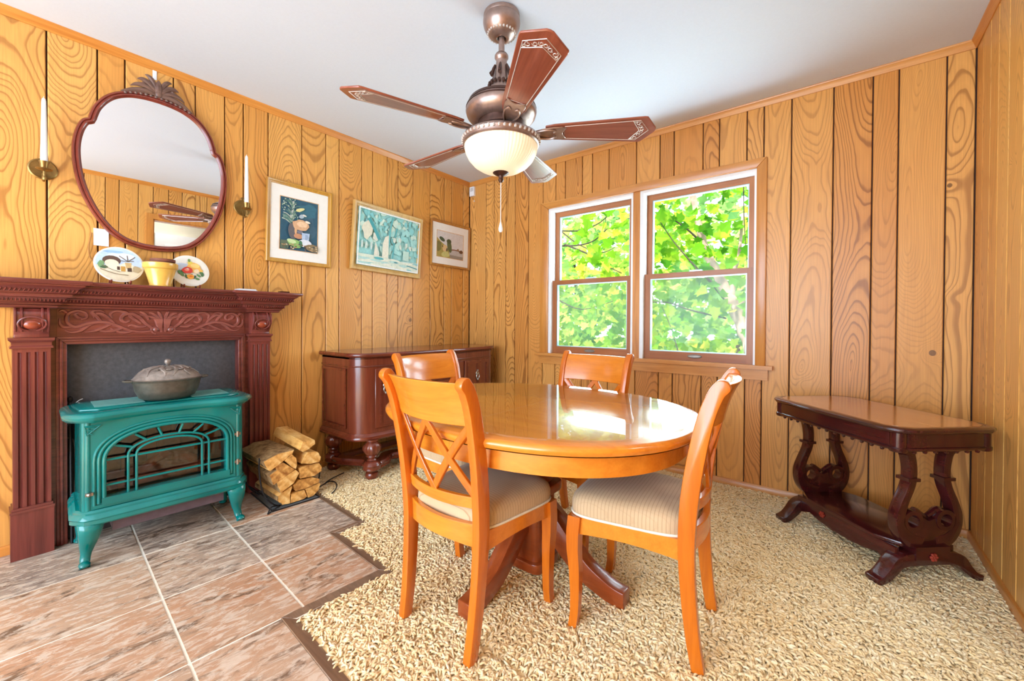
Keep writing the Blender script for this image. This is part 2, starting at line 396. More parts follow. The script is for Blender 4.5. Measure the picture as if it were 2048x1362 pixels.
# ---------------------------------------------------------------- carpet
def carpet():
    out = [hl(-0.52, 0.467)]
    for te, s0, s1 in HT: out += [hl(s0, te), hl(s1, te)] if s0 > 0 else [hl(s1, te)]
    hearth = [(-0.1, out[0][1])] + out[1:] + [hl(1.9, -1.3), (-0.1, -3.62)]
    poly = [(0.0, out[0][1])] + out[1:] + [hl(1.9, -1.3), (0.0, -3.62), (0.0, REAR), (W, REAR), (W, 0.0), (0.0, 0.0)]
    b = B(); b.f([b.v((max(0, x), y, -0.0075)) for x, y in poly]); bmesh.ops.triangulate(b.bm, faces=b.bm.faces[:])
    b.bm.verts.ensure_lookup_table(); b.bm.verts.index_update()
    bv = [tuple(v.co) for v in b.bm.verts]; bf = [[v.index for v in f.verts] for f in b.bm.faces]; b.bm.free()
    def inside(x, y):
        c = False; n = len(hearth)
        for k in range(n):
            (x0, y0), (x1, y1) = hearth[k], hearth[(k+1) % n]
            if (y0 > y) != (y1 > y) and x < (x1-x0)*(y-y0)/(y1-y0)+x0: c = not c
        return c
    t = NT('carpet_pile'); geo = t.n('ShaderNodeNewGeometry'); pos = geo.outputs['Position']; rnd = geo.outputs['Random Per Island']
    big = t.noise(pos, 2.4, 3, 0.55, 0.6)[0]; sm = t.noise(pos, 60, 2)[0]
    f = t.math('ADD', t.math('MULTIPLY', rnd, 0.34), t.math('MULTIPLY', big, 0.62)); f = t.math('ADD', f, t.math('MULTIPLY', sm, 0.2))
    t.set(color=t.ramp(f, [(0.25, srgb(226, 188, 130)), (0.55, srgb(244, 214, 162)), (0.9, srgb(252, 234, 198))]), rough=0.95, spec=0.1, sheen=0.15)
    # yarn curls
    T = []
    for k in range(4):
        bend = (0.012, 0.017, 0.021, 0.015)[k]; side = (0.0, 0.006, -0.006, 0.002)[k]; hz = (0.0125, 0.0115, 0.0105, 0.014)[k]
        q = B(); q.tube([(0, 0, 0), (bend*0.18, side*0.2, hz*0.62), (bend*0.62, side*0.6, hz*1.02), (bend*1.0, side*1.1, hz), (bend*1.3, side*1.5, hz*0.86)], [0.0020, 0.0027, 0.0033, 0.0032, 0.0020], 5)
        bmesh.ops.triangulate(q.bm, faces=q.bm.faces[:]); q.bm.verts.index_update(); T.append((np.array([tuple(v.co) for v in q.bm.verts]), np.array([[v.index for v in f_.verts] for f_ in q.bm.faces]))); q.bm.free()
    rg = np.random.default_rng(2)
    def tufts(px, py, ang):
        V, Fc, o = [], [], 0
        for x, y, a in zip(px, py, ang):
            tv, tf = T[rg.integers(4)]; sc = rg.uniform(0.75, 1.3); ti = rg.uniform(-0.35, 0.35); c, s_ = math.cos(a), math.sin(a)
            w = tv*sc; yy = w[:, 1]*math.cos(ti)-w[:, 2]*math.sin(ti); zz = w[:, 1]*math.sin(ti)+w[:, 2]*math.cos(ti)
            V.append(np.stack([x+c*w[:, 0]-s_*yy, y+s_*w[:, 0]+c*yy, zz], 1)); Fc.append(tf+o); o += len(tv)
        return np.concatenate(V), np.concatenate(Fc)
    CS = 0.25; DENS = 18000
    col = bpy.data.collections.new('pile_patches')
    for k in range(6):
        n = int(CS*CS*DENS); px, py = rg.uniform(-CS/2, CS/2, n), rg.uniform(-CS/2, CS/2, n)
        V, F = tufts(px, py, 0.9*np.sin(px*14+k)+0.9*np.cos(py*12+2*k)+rg.uniform(-1.3, 1.3, n))
        me = bpy.data.meshes.new('pile_patch'); me.from_pydata(V.tolist(), [], F.tolist()); me.polygons.foreach_set('use_smooth', [True]*len(me.polygons)); me.materials.append(t.m)
        col.objects.link(bpy.data.objects.new('pile_patch%d' % k, me))
    cells, ex, ey = [], [], []
    for ix in range(int(W/CS)+1):
        for iy in range(15):
            x, y = CS*(ix+0.5), -CS*(iy+0.5); h_ = CS/2+0.006
            hits = sum(inside(x+u*h_, y+v*h_) for u in (-1, -.5, 0, .5, 1) for v in (-1, -.5, 0, .5, 1))
            if hits == 0: cells.append((x, y, -0.013))
            elif hits < 25:
                for _ in range(int(CS*CS*DENS)):
                    u, v = x+rg.uniform(-CS/2, CS/2), y+rg.uniform(-CS/2, CS/2)
                    if not inside(u-0.004, v-0.006): ex.append(u); ey.append(v)
    EV, EF = tufts(ex, ey, rg.uniform(-2.2, 2.2, len(ex))); EV[:, 2] -= 0.013
    nb = len(bv); allv = bv+EV.tolist()+cells; allf = bf+(EF+nb).tolist()
    me = bpy.data.meshes.new('carpet'); me.from_pydata(allv, [], allf); me.polygons.foreach_set('use_smooth', [True]*len(me.polygons)); me.materials.append(t.m)
    nc = len(cells); n0 = len(allv)-nc
    for nm, ty, vals in (('cell', 'BOOLEAN', [False]*n0+[True]*nc), ('turn', 'FLOAT', [0.0]*n0+[float(rg.integers(4))*PI/2 for _ in cells]), ('pick', 'INT', [0]*n0+[int(rg.integers(6)) for _ in cells])):
        at = me.attributes.new(nm, ty, 'POINT'); at.data.foreach_set('value', vals)
    o = ob('carpet', me, t.m); tag(o, 'sandy beige shag carpet covering the floor around the tiled hearth', 'carpet'); o['kind'] = 'stuff'
    ng = bpy.data.node_groups.new('pile', 'GeometryNodeTree')
    ng.interface.new_socket('Geometry', in_out='INPUT', socket_type='NodeSocketGeometry'); ng.interface.new_socket('Geometry', in_out='OUTPUT', socket_type='NodeSocketGeometry')
    nd = ng.nodes; lk = ng.links.new
    gi = nd.new('NodeGroupInput'); go = nd.new('NodeGroupOutput'); ip = nd.new('GeometryNodeInstanceOnPoints')
    ci = nd.new('GeometryNodeCollectionInfo'); ci.inputs[0].default_value = col; ci.inputs[1].default_value = True; ci.inputs[2].default_value = True
    def attr(nm, ty):
        a = nd.new('GeometryNodeInputNamedAttribute'); a.data_type = ty; a.inputs[0].default_value = nm; return [q for q in a.outputs if q.enabled][0]
    lk(gi.outputs[0], ip.inputs['Points']); lk(ci.outputs[0], ip.inputs['Instance']); ip.inputs['Pick Instance'].default_value = True
    lk(attr('cell', 'BOOLEAN'), ip.inputs['Selection']); lk(attr('pick', 'INT'), ip.inputs['Instance Index'])
    cx = nd.new('ShaderNodeCombineXYZ'); lk(attr('turn', 'FLOAT'), cx.inputs[2]); lk(cx.outputs[0], ip.inputs['Rotation'])
    jn = nd.new('GeometryNodeJoinGeometry'); lk(ip.outputs[0], jn.inputs[0]); lk(gi.outputs[0], jn.inputs[0]); lk(jn.outputs[0], go.inputs[0])
    md = o.modifiers.new('pile', 'NODES'); md.node_group = ng
carpet()

# ---------------------------------------------------------------- walls of random-width boards
def plank(parent, mat, across, width, z0, z1, face, rotz, jit=0.0015):
    hw, hh = width/2-0.0030, (z1-z0)/2
    b = B(); bv = 0.003
    pts = [(-hw, 0.014), (-hw, 0.003), (-hw+bv, 0), (hw-bv, 0), (hw, 0.003), (hw, 0.014)]     # across, depth behind the face
    b.prism(pts, -hh, hh)
    loc = face(across, random.uniform(0, jit)); o = ob('plank', b, mat, parent, (loc[0], loc[1], (z0+z1)/2), (0, 0, rotz)); return o
def edges_fill(a, b):
    e = [a]
    while e[-1] < b-0.12: e.append(e[-1]+random.choice((0.10, 0.13, 0.16, 0.19)))
    e[-1] = b; return e
wall_left = struct(ob('wall_left', B().box(-0.16, -0.012, REAR-0.1, 0.12, -0.05, H), M_groove))
EL = edges_fill(REAR, -3.01) + [-2.819, -2.65, -2.548, -2.349, -2.249, -2.104, -2.005, -1.862, -1.648, -1.478, -1.376, -1.191, -1.095, -0.961, -0.853, -0.697, -0.506, -0.336, -0.24, -0.086, 0.0]
for a, c in zip(EL, EL[1:]):
    plank(wall_left, M_plank_l, (a+c)/2, c-a, 0, H-0.02, lambda s, j: (-j, s), R_(90))
WX0, WX1, WZ0, WZ1 = 0.945, 2.505, 0.79, 2.03            # window opening
b = B(); b.box(-0.16, WX0, 0.012, 0.16, -0.05, H); b.box(WX1, W+0.16, 0.012, 0.16, -0.05, H); b.box(WX0, WX1, 0.012, 0.16, -0.05, WZ0); b.box(WX0, WX1, 0.012, 0.16, WZ1, H)
wall_back = struct(ob('wall_back', b, M_groove))
EB = [0.0, 0.22, 0.323, 0.47, 0.577, 0.73, 0.885, 1.015, 1.108, 1.268, 1.358, 1.5, 1.72, 1.894, 1.992, 2.183, 2.284, 2.444, 2.537, 2.68, 2.879, 3.048, 3.152, 3.329, W]
for a, c in zip(EB, EB[1:]):
    spans = [(0, H-0.02)] if (c <= 0.9 or a >= 2.5) else [(0, 0.74), (2.05, H-0.02)]
    for z0, z1 in spans: plank(wall_back, M_plank_w, (a+c)/2, c-a, z0, z1, lambda s, j: (s, j), 0)
DY0, DY1, DZ = -1.80, -1.02, 2.03                        # doorway in the right wall
b = B(); b.box(W+0.012, W+0.14, REAR-0.1, DY0, -0.05, H); b.box(W+0.012, W+0.14, DY1, 0.12, -0.05, H); b.box(W+0.012, W+0.14, DY0, DY1, DZ, H)
wall_right = struct(ob('wall_right', b, M_groove))
ER = [0.0, -0.12, -0.245, -0.364, -0.503, -0.669, -0.80, -0.92, -1.02, -1.13, -1.28, -1.40, -1.53, -1.66, -1.80, -1.93, -2.09, -2.20, -2.36, -2.50] + [-q for q in edges_fill(2.66, -REAR)]
for a, c in zip(ER, ER[1:]):
    z0 = DZ if (a <= DY1+0.01 and c >= DY0-0.01) else 0
    plank(wall_right, M_plank_l, (a+c)/2, a-c, z0, H-0.02, lambda s, j: (W+j, s), R_(-90))
# unseen rear wall; its wide opening is invented to bring in light
RX0, RX1, RZ1 = 0.3, 3.2, 2.2
b = B(); b.box(-0.16, RX0, REAR-0.14, REAR, -0.05, H); b.box(RX1, W+0.16, REAR-0.14, REAR, -0.05, H); b.box(RX0, RX1, REAR-0.14, REAR, RZ1, H)
struct(ob('wall_rear', b, M_cream))
struct(ob('ceiling', B().box(-0.16, W+1.6, REAR-0.14, 0.16, H, H+0.12), M_ceil))
# hallway seen through the doorway (in the mirror)
struct(ob('wall_hall', B().box(W+1.25, W+1.35, -3.2, 0.12, -0.02, H), M_cream))
b = B(); b.box(W+0.14, W+1.3, -0.55, -0.45, -0.02, H); b.box(W+0.14, W+1.3, -2.7, -2.6, -0.02, H); struct(ob('wall_hall_ends', b, M_cream))
d2 = struct(ob('door_1', B().box(W+1.2, W+1.245, -1.55, -0.8, 0, 2.0, 0.004), M_white))
for z0, z1 in ((0.2, 0.95), (1.05, 1.85)): ob('door_panel', B().box(W+1.19, W+1.205, -1.45, -0.9, z0, z1, 0.006), M_white, d2)
area('hall_fill_light', (W+0.7, -1.5, H-0.03), (0, 0, 0), 0.4, 0.4, 10, (1, 0.95, 0.88))  # added area lamp for the hallway, no fixture known there
# crown mouldings, baseboards
crown = [(0, -0.040), (0.004, -0.040), (0.007, -0.034), (0.012, -0.022), (0.019, -0.010), (0.022, -0.006), (0.022, 0.0), (0, 0)]
def crownz(p): return [(o, H+z) for o, z in p]
struct(ob('trim_1', B().sweep([(0, REAR), (0, 0.0)], crownz(crown)), M_trim_y))
struct(ob('trim_2', B().sweep([(0.0, 0), (W, 0)], crownz(crown)), M_trim_x))
struct(ob('trim_3', B().sweep([(W, 0), (W, REAR)], crownz(crown)), M_trim_y))
bb = [(0, 0.0), (0.011, 0.0), (0.011, 0.036), (0.007, 0.042), (0, 0.042)]
struct(ob('baseboard_left', B().sweep([(0, REAR), (0, 0)], bb), M_trim_y))
struct(ob('baseboard_back', B().sweep([(0, 0), (W, 0)], bb), M_trim_x))
b = B(); b.sweep([(W, 0), (W, DY1)], bb); struct(ob('baseboard_right', b, M_trim_y))
b = B(); b.sweep([(W, DY0), (W, REAR)], bb); struct(ob('baseboard_right_rear', b, M_trim_y))
# doorway casing
b = B(); b.box(W-0.016, W, DY1, DY1+0.06, 0, DZ+0.06, 0.003); b.box(W-0.016, W, DY0-0.06, DY0, 0, DZ+0.06, 0.003); b.box(W-0.016, W, DY0, DY1, DZ, DZ+0.06, 0.003)
b.box(W, W+0.14, DY1-0.012, DY1, 0, DZ); b.box(W, W+0.14, DY0, DY0+0.012, 0, DZ); b.box(W, W+0.14, DY0, DY1, DZ-0.012, DZ)
struct(ob('trim_4', b, M_trim))

# ---------------------------------------------------------------- the double-hung window
win = bpy.data.objects.new('window_1', None); COL.objects.link(win); win['kind'] = 'structure'; win['label'] = 'honey wood double window with two pairs of sliding sashes'
cw = 0.078; xa, xb, zt = 0.87, 2.557, 2.083
def casing(pts): 
    b = B(); b.prism(pts, -0.019, 0.0, 'xz', 0.004); return b
ob('casing', casing([(xa, 0.79), (xa+cw, 0.79), (xa+cw, zt-0.058), (xa, zt)]), M_trim, win)
ob('casing', casing([(xb, 0.79), (xb, zt), (xb-0.055, zt-0.058), (xb-0.055, 0.79)]), M_trim, win)
ob('casing', casing([(xa, zt), (xa+cw, zt-0.058), (xb-0.055, zt-0.058), (xb, zt)]), M_trim_x, win)
ob('sill', B().box(0.835, 2.598, -0.045, 0.10, 0.768, 0.792, 0.006), M_trim_x, win)
ob('apron', B().box(0.86, 2.572, -0.016, 0.0, 0.70, 0.768, 0.004), M_trim_x, win)
MU0, MU1 = 1.700, 1.752
ob('mullion', B().box(MU0, MU1, -0.004, 0.13, 0.79, WZ1, 0.003), M_trim, win)
for (x0, x1) in ((WX0, MU0), (MU1, WX1)):
    b = B(); b.box(x0-0.004, x0+0.026, -0.001, 0.13, 0.79, WZ1-0.026); b.box(x1-0.016, x1+0.004, -0.001, 0.13, 0.79, WZ1-0.026); b.box(x0-0.004, x1+0.004, -0.001, 0.13, WZ1-0.026, WZ1+0.004)
    b.box(x0+0.026, x0+0.030, 0.05, 0.056, 0.79, WZ1-0.026); b.box(x1-0.020, x1-0.016, 0.05, 0.056, 0.79, WZ1-0.026)
    ob('jamb_liner', b, M_white, win)
    l, r = x0+0.026, x1-0.016
    def sash(y0, y1, z0, z1, st, top, bot, nm):
        b = B(); b.box(l, l+st, y0, y1, z0, z1, 0.003); b.box(r-st, r, y0, y1, z0, z1, 0.003)
        o = ob(nm, b, M_sash, win)
        b = B(); b.box(l+st, r-st, y0, y1, z1-top, z1, 0.003); b.box(l+st, r-st, y0, y1, z0, z0+bot, 0.003); ob('sash_rail', b, M_sash_x, o)
        b = B(); w = 0.006
        for q in ((l+st, l+st+w, z0+bot, z1-top), (r-st-w, r-st, z0+bot, z1-top), (l+st+w, r-st-w, z0+bot, z0+bot+w), (l+st+w, r-st-w, z1-top-w, z1-top)): b.box(q[0], q[1], y0+0.004, y1-0.004, q[2], q[3])
        ob('glazing_bead', b, M_alu, o)
        ob('pane', B().box(l+st, r-st, (y0+y1)/2-0.002, (y0+y1)/2+0.002, z0+bot, z1-top), M_pane, o)
        return o
    up_ = sash(0.072, 0.106, 1.375, WZ1-0.026, 0.040, 0.042, 0.030, 'upper_sash')
    lo_ = sash(0.030, 0.064, 0.792, 1.412, 0.042, 0.036, 0.058, 'lower_sash')
    ob('insect_screen', B().box(l+0.005, r-0.005, 0.110, 0.1115, 0.795, 1.40), M_screen, win)
    xm = (l+r)/2
    ob('sash_lock', B().box(xm-0.04, xm+0.04, 0.034, 0.060, 1.412, 1.422, 0.003), M_alu, lo_)
    b = B(); ring = [(xm+0.045*math.cos(a)*(1 if abs(math.cos(a)) > .01 else 1), 0.028, 0.824+0.010*math.sin(a)) for a in [2*PI*i/20 for i in range(20)]]
    b.tube(ring, 0.0035, 6, True); b.box(xm-0.04, xm+0.04, 0.0265, 0.031, 0.817, 0.831); ob('lift_handle', b, plain('pewter', srgb(150, 146, 138), 0.35, 0.8), lo_)
# ---------------------------------------------------------------- honey dining set
HL, HH = srgb(176, 78, 10), srgb(228, 126, 28)
M_din = wood('honey_maple', HL, HH, 'z', 0.26, 0.4, 1.2, 1.5)
M_din_x = wood('honey_maple_along_x', srgb(200, 104, 20), srgb(244, 152, 48), 'x', 0.24, 0.4, 0.9, 1.4)
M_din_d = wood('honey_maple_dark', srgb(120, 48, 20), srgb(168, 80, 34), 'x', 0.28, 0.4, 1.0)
M_glass = glass('table_glass', (0.96, 0.985, 0.97, 1), 0.0)
TX, TY, TZ = 1.88, -1.528, 0.70
def sup(a, b, n=2.25, N=72, half=None):
    pts = []
    for i in range(N):
        t = 2*PI*i/N; c, s = math.cos(t), math.sin(t)
        pts.append((a*math.copysign(abs(c)**(2/n), c), b*math.copysign(abs(s)**(2/n), s)))
    return pts
tbl = thing('dining_table', 'oval honey wood dining table on a four-footed pedestal in the middle of the room', 'table', (TX, TY, 0))
for sgn in (1, -1):
    prof = [(0.0, TZ-0.034), (-0.012, TZ-0.034), (0.004, TZ-0.030), (0.010, TZ-0.020), (0.010, TZ-0.012), (0.004, TZ-0.004), (-0.006, TZ)]
    out = [p for p in sup(0.665, 0.538, N=144)]
    half = [p for p in out if p[0]*sgn >= 0]
    half.sort(key=lambda p: math.atan2(p[1]*sgn, p[0]*sgn))
    half = [(0.0006*sgn, -half[0][1]*0-math.copysign(0.538, sgn))] + [p for p in half if abs(p[0]) > 0.004] + [(0.0006*sgn, math.copysign(0.538, sgn))]
    b = B(); N = len(half)
    def off(i):
        a, c = Vector(half[max(i-1, 0)]), Vector(half[min(i+1, N-1)]); d = (c-a).normalized(); n = Vector((d.y, -d.x)); 
        if i in (0, N-1): n = Vector((0, -sgn if i == 0 else sgn))
        return n
    rings = [[b.v((half[i][0]+off(i).x*o, half[i][1]+off(i).y*o, z)) for o, z in prof] for i in range(N)]
    for A, C in zip(rings, rings[1:]):
        for k in range(len(prof)-1): b.f([A[k], C[k], C[k+1], A[k+1]])
    b.f([r[-1] for r in rings]); b.f([r[0] for r in rings][::-1]); b.f(rings[0]); b.f(rings[-1][::-1])
    bmesh.ops.recalc_face_normals(b.bm, faces=b.bm.faces[:])
    ob('table_leaf', b, M_din_x, tbl)
# apron in four segments with joint blocks
ap = sup(0.605, 0.478, N=96)
for q in range(4):
    seg = [ap[(q*24+i) % 96] for i in range(25)]
    b = B()
    def F(u, v, seg=seg):
        i = int(round(u)); a, c = Vector(seg[max(i-1, 0)]), Vector(seg[min(i+1, 24)]); d = (c-a).normalized()
        return ((seg[i][0], seg[i][1], v), (d.y, -d.x, 0))
    b.slab(F, range(25), [0.592, 0.598, TZ-0.034], 0.018); ob('apron', b, M_din_x, tbl)
b = B(); b.prism(sup(0.09, 0.09, 5, 32), 0.02, 0.06, 'xy', 0.004); b.prism(sup(0.075, 0.075, 5, 32), 0.06, 0.33, 'xy', 0.004); b.prism(sup(0.10, 0.10, 5, 32), 0.33, 0.37, 'xy', 0.006)
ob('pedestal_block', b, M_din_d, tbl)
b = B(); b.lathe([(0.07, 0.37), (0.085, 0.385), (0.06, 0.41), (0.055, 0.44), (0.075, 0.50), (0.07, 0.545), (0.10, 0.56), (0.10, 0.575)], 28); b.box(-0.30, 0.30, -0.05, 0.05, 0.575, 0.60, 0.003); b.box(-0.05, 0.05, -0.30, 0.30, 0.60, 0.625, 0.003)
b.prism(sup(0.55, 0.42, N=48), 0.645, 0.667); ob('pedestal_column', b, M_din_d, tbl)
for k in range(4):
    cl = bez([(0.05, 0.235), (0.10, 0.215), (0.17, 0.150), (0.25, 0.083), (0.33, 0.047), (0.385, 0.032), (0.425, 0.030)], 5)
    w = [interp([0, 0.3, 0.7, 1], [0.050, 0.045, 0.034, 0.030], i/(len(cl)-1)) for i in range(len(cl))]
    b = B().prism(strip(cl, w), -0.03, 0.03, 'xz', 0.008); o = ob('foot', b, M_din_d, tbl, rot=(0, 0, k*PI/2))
b = B(); b.prism(sup(0.636, 0.508, N=96), TZ+0.0005, TZ+0.0075, 'xy', 0.0018, 1)
gt = ob('glass_table_cover', b, M_glass, loc=(TX, TY, 0)); tag(gt, 'clear oval glass sheet covering the dining table top', 'glass cover')

def fabric():
    t = NT('striped_seat_fabric'); x, y, z = t.sep(t.obj())
    s1 = t.math('FRACT', t.math('MULTIPLY', y, 84)); ln = t.ramp(s1, [(0.0, (1,)*3), (0.10, (0.9,)*3), (0.2, (0,)*3), (1.0, (0,)*3)])
    s2 = t.math('FRACT', t.math('MULTIPLY', x, 120)); l2 = t.ramp(s2, [(0.0, (1,)*3), (0.2, (0,)*3)])
    n = t.noise(t.obj(), 260, 2)[0]; n2 = t.noise(t.obj(), 7, 2)[0]
    c = t.mix(n2, srgb(192, 162, 124), srgb(212, 182, 144)); c = t.mix(t.math('MULTIPLY', ln, 0.55), c, srgb(150, 112, 74)); c = t.mix(t.math('MULTIPLY', l2, 0.18), c, srgb(160, 124, 88))
    t.set(color=c, rough=0.85, sheen=0.2, spec=0.2); t.bump(n, 0.15, 0.001); return t.m
M_fab = fabric(); M_pip = plain('cream_piping', srgb(240, 230, 210), 0.8)
def make_chair(label):
    t = thing('dining_chair', label, 'chair', group='chairs around the dining table')
    RW, SP = 0.163, 0.034                                         # rear half width, splay per metre
    cl = bez([(-0.212, 0.0), (-0.196, 0.10), (-0.183, 0.24), (-0.178, 0.38), (-0.186, 0.52), (-0.206, 0.66), (-0.232, 0.78), (-0.256, 0.845), (-0.272, 0.868)], 5)
    def yat(z):
        for a, c in zip(cl, cl[1:]):
            if a[1] <= z <= c[1]: return lerp(a[0], c[0], (z-a[1])/(c[1]-a[1]+1e-9))
        return cl[-1][0]
    for sg in (-1, 1):
        w = [interp([0, 0.35, 0.5, 0.9, 1], [0.018, 0.024, 0.026, 0.022, 0.022], i/(len(cl)-1)) for i in range(len(cl))]
        poly = strip(cl, w); n = len(cl); e = Vector(cl[-1]); 
        d = (Vector(cl[-1])-Vector(cl[-2])).normalized(); nn = Vector((-d.y, d.x))
        rnd_ = [tuple(e+nn*0.024*math.cos(a)+d*0.022*math.sin(a)) for a in [PI*k/8 for k in range(1, 8)]]
        poly = poly[:n]+rnd_+poly[n:]
        b = B(); b.prism(poly, -0.0155, 0.0155, 'yz', 0.004)
        for v in b.bm.verts: v.co.x += sg*(RW + SP*v.co.z)
        ob('rear_leg', b, M_din, t)
        b = B(); x0 = sg*0.188
        secs = [(x0, 0.186, 0.0, 0.0145, 0.0145), (x0, 0.178, 0.05, 0.0145, 0.0145), (x0, 0.176, 0.12, 0.0155, 0.016), (x0, 0.178, 0.2, 0.017, 0.0185), (x0, 0.184, 0.27, 0.019, 0.021), (x0, 0.184, 0.33, 0.021, 0.022), (x0, 0.178, 0.388, 0.021, 0.022)]
        S2 = []
        for z in [0.388*i/16 for i in range(17)]:
            zs = [q[2] for q in secs]; S2.append(tuple(interp(zs, [q[k] for q in secs], z) if k != 2 else z for k in range(5)))
        b.loft(S2, 0.004); ob('front_leg', b, M_din, t)
    def rail(z0, z1, bow, th_, nm, follow=True, arch=0.0, mat=M_din_x, nu=16, nv=6):
        def F(u, v):
            z = lerp(z0, z1, v) + arch*(1-u*u)*(1-v); hw = RW+SP*z-0.012; y = yat(z)-bow*(1-u*u)
            return ((u*hw, y-0.004, z), (0, 1, 0))
        b = B().slab(F, [-1+2*i/nu for i in range(nu+1)], [i/nv for i in range(nv+1)], th_); b._bev(b.bm.faces[:], 0.0025, 1)
        return ob(nm, b, mat, t)
    rail(0.735, 0.872, 0.036, 0.020, 'top_rail', nv=10)
    rail(0.468, 0.505, 0.036, 0.020, 'lower_rail', nv=2)
    rail(0.342, 0.418, 0.036, 0.022, 'rear_apron', arch=0.012, nv=4)
    zb, zt_ = 0.502, 0.738
    for k, (u0, u1, lean) in enumerate(((-0.97, 0.02, 1), (0.0, -0.97, 1), (0.0, 0.97, -1), (0.97, -0.02, -1))):
        # from the top (u0) to the bottom (u1), gently curved
        def F(s, v, u0=u0, u1=u1, k=k):
            z = lerp(zt_, zb, s); cu = 0.10*math.sin(PI*s)*(1 if k in (0, 2) else -1)*(0.6)
            uc = lerp(u0, u1, s)+cu*(-1 if k in (0, 2) else -1)*(1 if k < 2 else -1)*(1 if k in (0, 3) else -1)*0.5
            hw = RW+SP*z-0.012; x = uc*hw + (v-0.5)*0.029
            uu = max(-1, min(1, x/hw))
            return ((x, yat(z)-0.036*(1-uu*uu)-0.001+(0.001 if k % 2 else 0), z), (0, 1, 0))
        b = B().slab(F, [i/12 for i in range(13)], [0, 0.5, 1], 0.013); b._bev(b.bm.faces[:], 0.002, 1); ob('lattice_bar', b, M_din, t)
    for sg in (-1, 1):
        b = B(); x0, x1 = sg*(RW+0.012), sg*0.188
        cl2 = [(x0, -0.165), (x1, 0.165)]
        def F(u, v, sg=sg):
            y = lerp(-0.165, 0.168, u); x = sg*(lerp(RW+0.013, 0.194, u)+0.006*math.sin(PI*u)); z = lerp(0.325+0.014*math.sin(PI*u), 0.39, v)
            return ((x, y, z), (-sg, 0, 0))
        b.slab(F, [i/10 for i in range(11)], [0, 0.5, 1], 0.018); ob('side_apron', b, M_din_x, t)
    def F(u, v): return ((lerp(-0.18, 0.18, u), 0.186+0.008*math.sin(PI*u), lerp(0.328+0.018*math.sin(PI*u), 0.39, v)), (0, -1, 0))
    ob('front_apron', B().slab(F, [i/10 for i in range(11)], [0, 0.5, 1], 0.018), M_din_x, t)
    # upholstered seat: rounded trapezoid, domed
    def plan(a, k=1.0):
        c, s = math.cos(a), math.sin(a); n = 5.5
        px = math.copysign(abs(c)**(2/n), c); py = math.copysign(abs(s)**(2/n), s)
        y = 0.014+py*0.196; hw = lerp(0.172, 0.212, (py+1)/2); return px*hw*k, 0.014+(y-0.014)*k
    b = B(); NA = 56; rings = []
    for k, z in ((0.985, 0.388), (1.0, 0.394), (1.014, 0.410), (1.012, 0.428), (0.99, 0.444), (0.94, 0.456), (0.83, 0.465), (0.6, 0.471), (0.3, 0.473)):
        rings.append([b.v((*plan(2*PI*i/NA, k), z)) for i in range(NA)])
    b.f(rings[0][::-1]); b.f(rings[-1])
    for A, C in zip(rings, rings[1:]):
        for i in range(NA): b.f([A[i], A[(i+1) % NA], C[(i+1) % NA], C[i]])
    seat = ob('seat_cushion', b, M_fab, t, ang=60)
    b = B().tube([(*plan(2*PI*i/NA, 1.008), 0.394) for i in range(NA)], 0.0045, 6, True); ob('piping', b, M_pip, seat)
    return t
ch = make_chair('dining chair nearest the fireplace hearth, seen from behind with its lattice back')
ch.location = (1.872, -1.862, 0); ch.rotation_euler = (0, 0, R_(-1))
for lab, loc, rz in (('dining chair nearest the camera on the right, seen from the side', (2.362, -1.525, 0), 90+6),
                     ('dining chair in front of the dark sideboard, facing the room', (1.395, -1.492, 0), -90+1),
                     ('dining chair standing in front of the window, beyond the table', (1.855, -1.175, 0), 180-2)):
    c = copy_tree(ch); c['label'] = lab; c.location = loc; c.rotation_euler = (0, 0, R_(rz))

# ---------------------------------------------------------------- lyre console table across the corner
M_mah = wood('dark_mahogany', srgb(38, 10, 14), srgb(82, 26, 24), 'x', 0.22, 0.5, 1.0)
M_ven = wood('brown_veneer', srgb(156, 92, 44), srgb(214, 146, 78), 'x', 0.2, 0.5, 0.9)
con = thing('lyre_console_table', 'dark mahogany console table with lyre-shaped ends standing across the far right corner', 'table', (3.022, -0.408, 0), (0, 0, R_(-47.5)))
def cant(L, w, c, inset=0.0):
    L -= inset; w -= inset
    q = []
    for sx, sy in ((1, 1), (-1, 1), (-1, -1), (1, -1)):
        k = [(sx*L, sy*(w-c)), (sx*(L-c*0.35), sy*(w-c*0.35)), (sx*(L-c), sy*w)]
        q += k if sx*sy > 0 else k[::-1]
    return q
zt = 0.65
L_, w_ = 0.362, 0.228
b = B(); b.sweep(cant(L_, w_, 0.07), [(-0.02, zt-0.024), (-0.004, zt-0.024), (0.004, zt-0.020), (0.008, zt-0.013), (0.006, zt-0.006), (0.0, zt-0.002), (-0.008, zt), (-0.02, zt), (-0.02, zt-0.01)], True); b.prism(cant(L_, w_, 0.068, 0.012), zt-0.02, zt-0.0008); ob('top', b, M_mah, con)
ob('veneer_panel', B().prism(cant(L_, w_, 0.066, 0.022), zt-0.002, zt+0.0006), M_ven, con)
ring = cant(L_-0.02, w_-0.02, 0.055)
b = B(); b.sweep(ring, [(-0.02, 0.556), (0.002, 0.556), (0.006, 0.562), (0.005, 0.568), (0.0, 0.571), (0.0, 0.626), (-0.02, 0.626)], True); ob('apron', b, M_mah, con)
for sx in (-1, 1):
    for sy in (-1, 1):                                      # rounded corner blocks
        b = B(); b.lathe([(0.026, 0.550), (0.030, 0.556), (0.030, 0.566), (0.026, 0.570), (0.026, 0.626)], 20, (sx*(L_-0.047), sy*(w_-0.047), 0)); ob('corner_block', b, M_mah, con)
b = B()
for sy in (1, -1):
    for i in range(13): b.ball((-0.27+0.045*i, sy*(w_-0.026), 0.5515), 0.0078, 8)
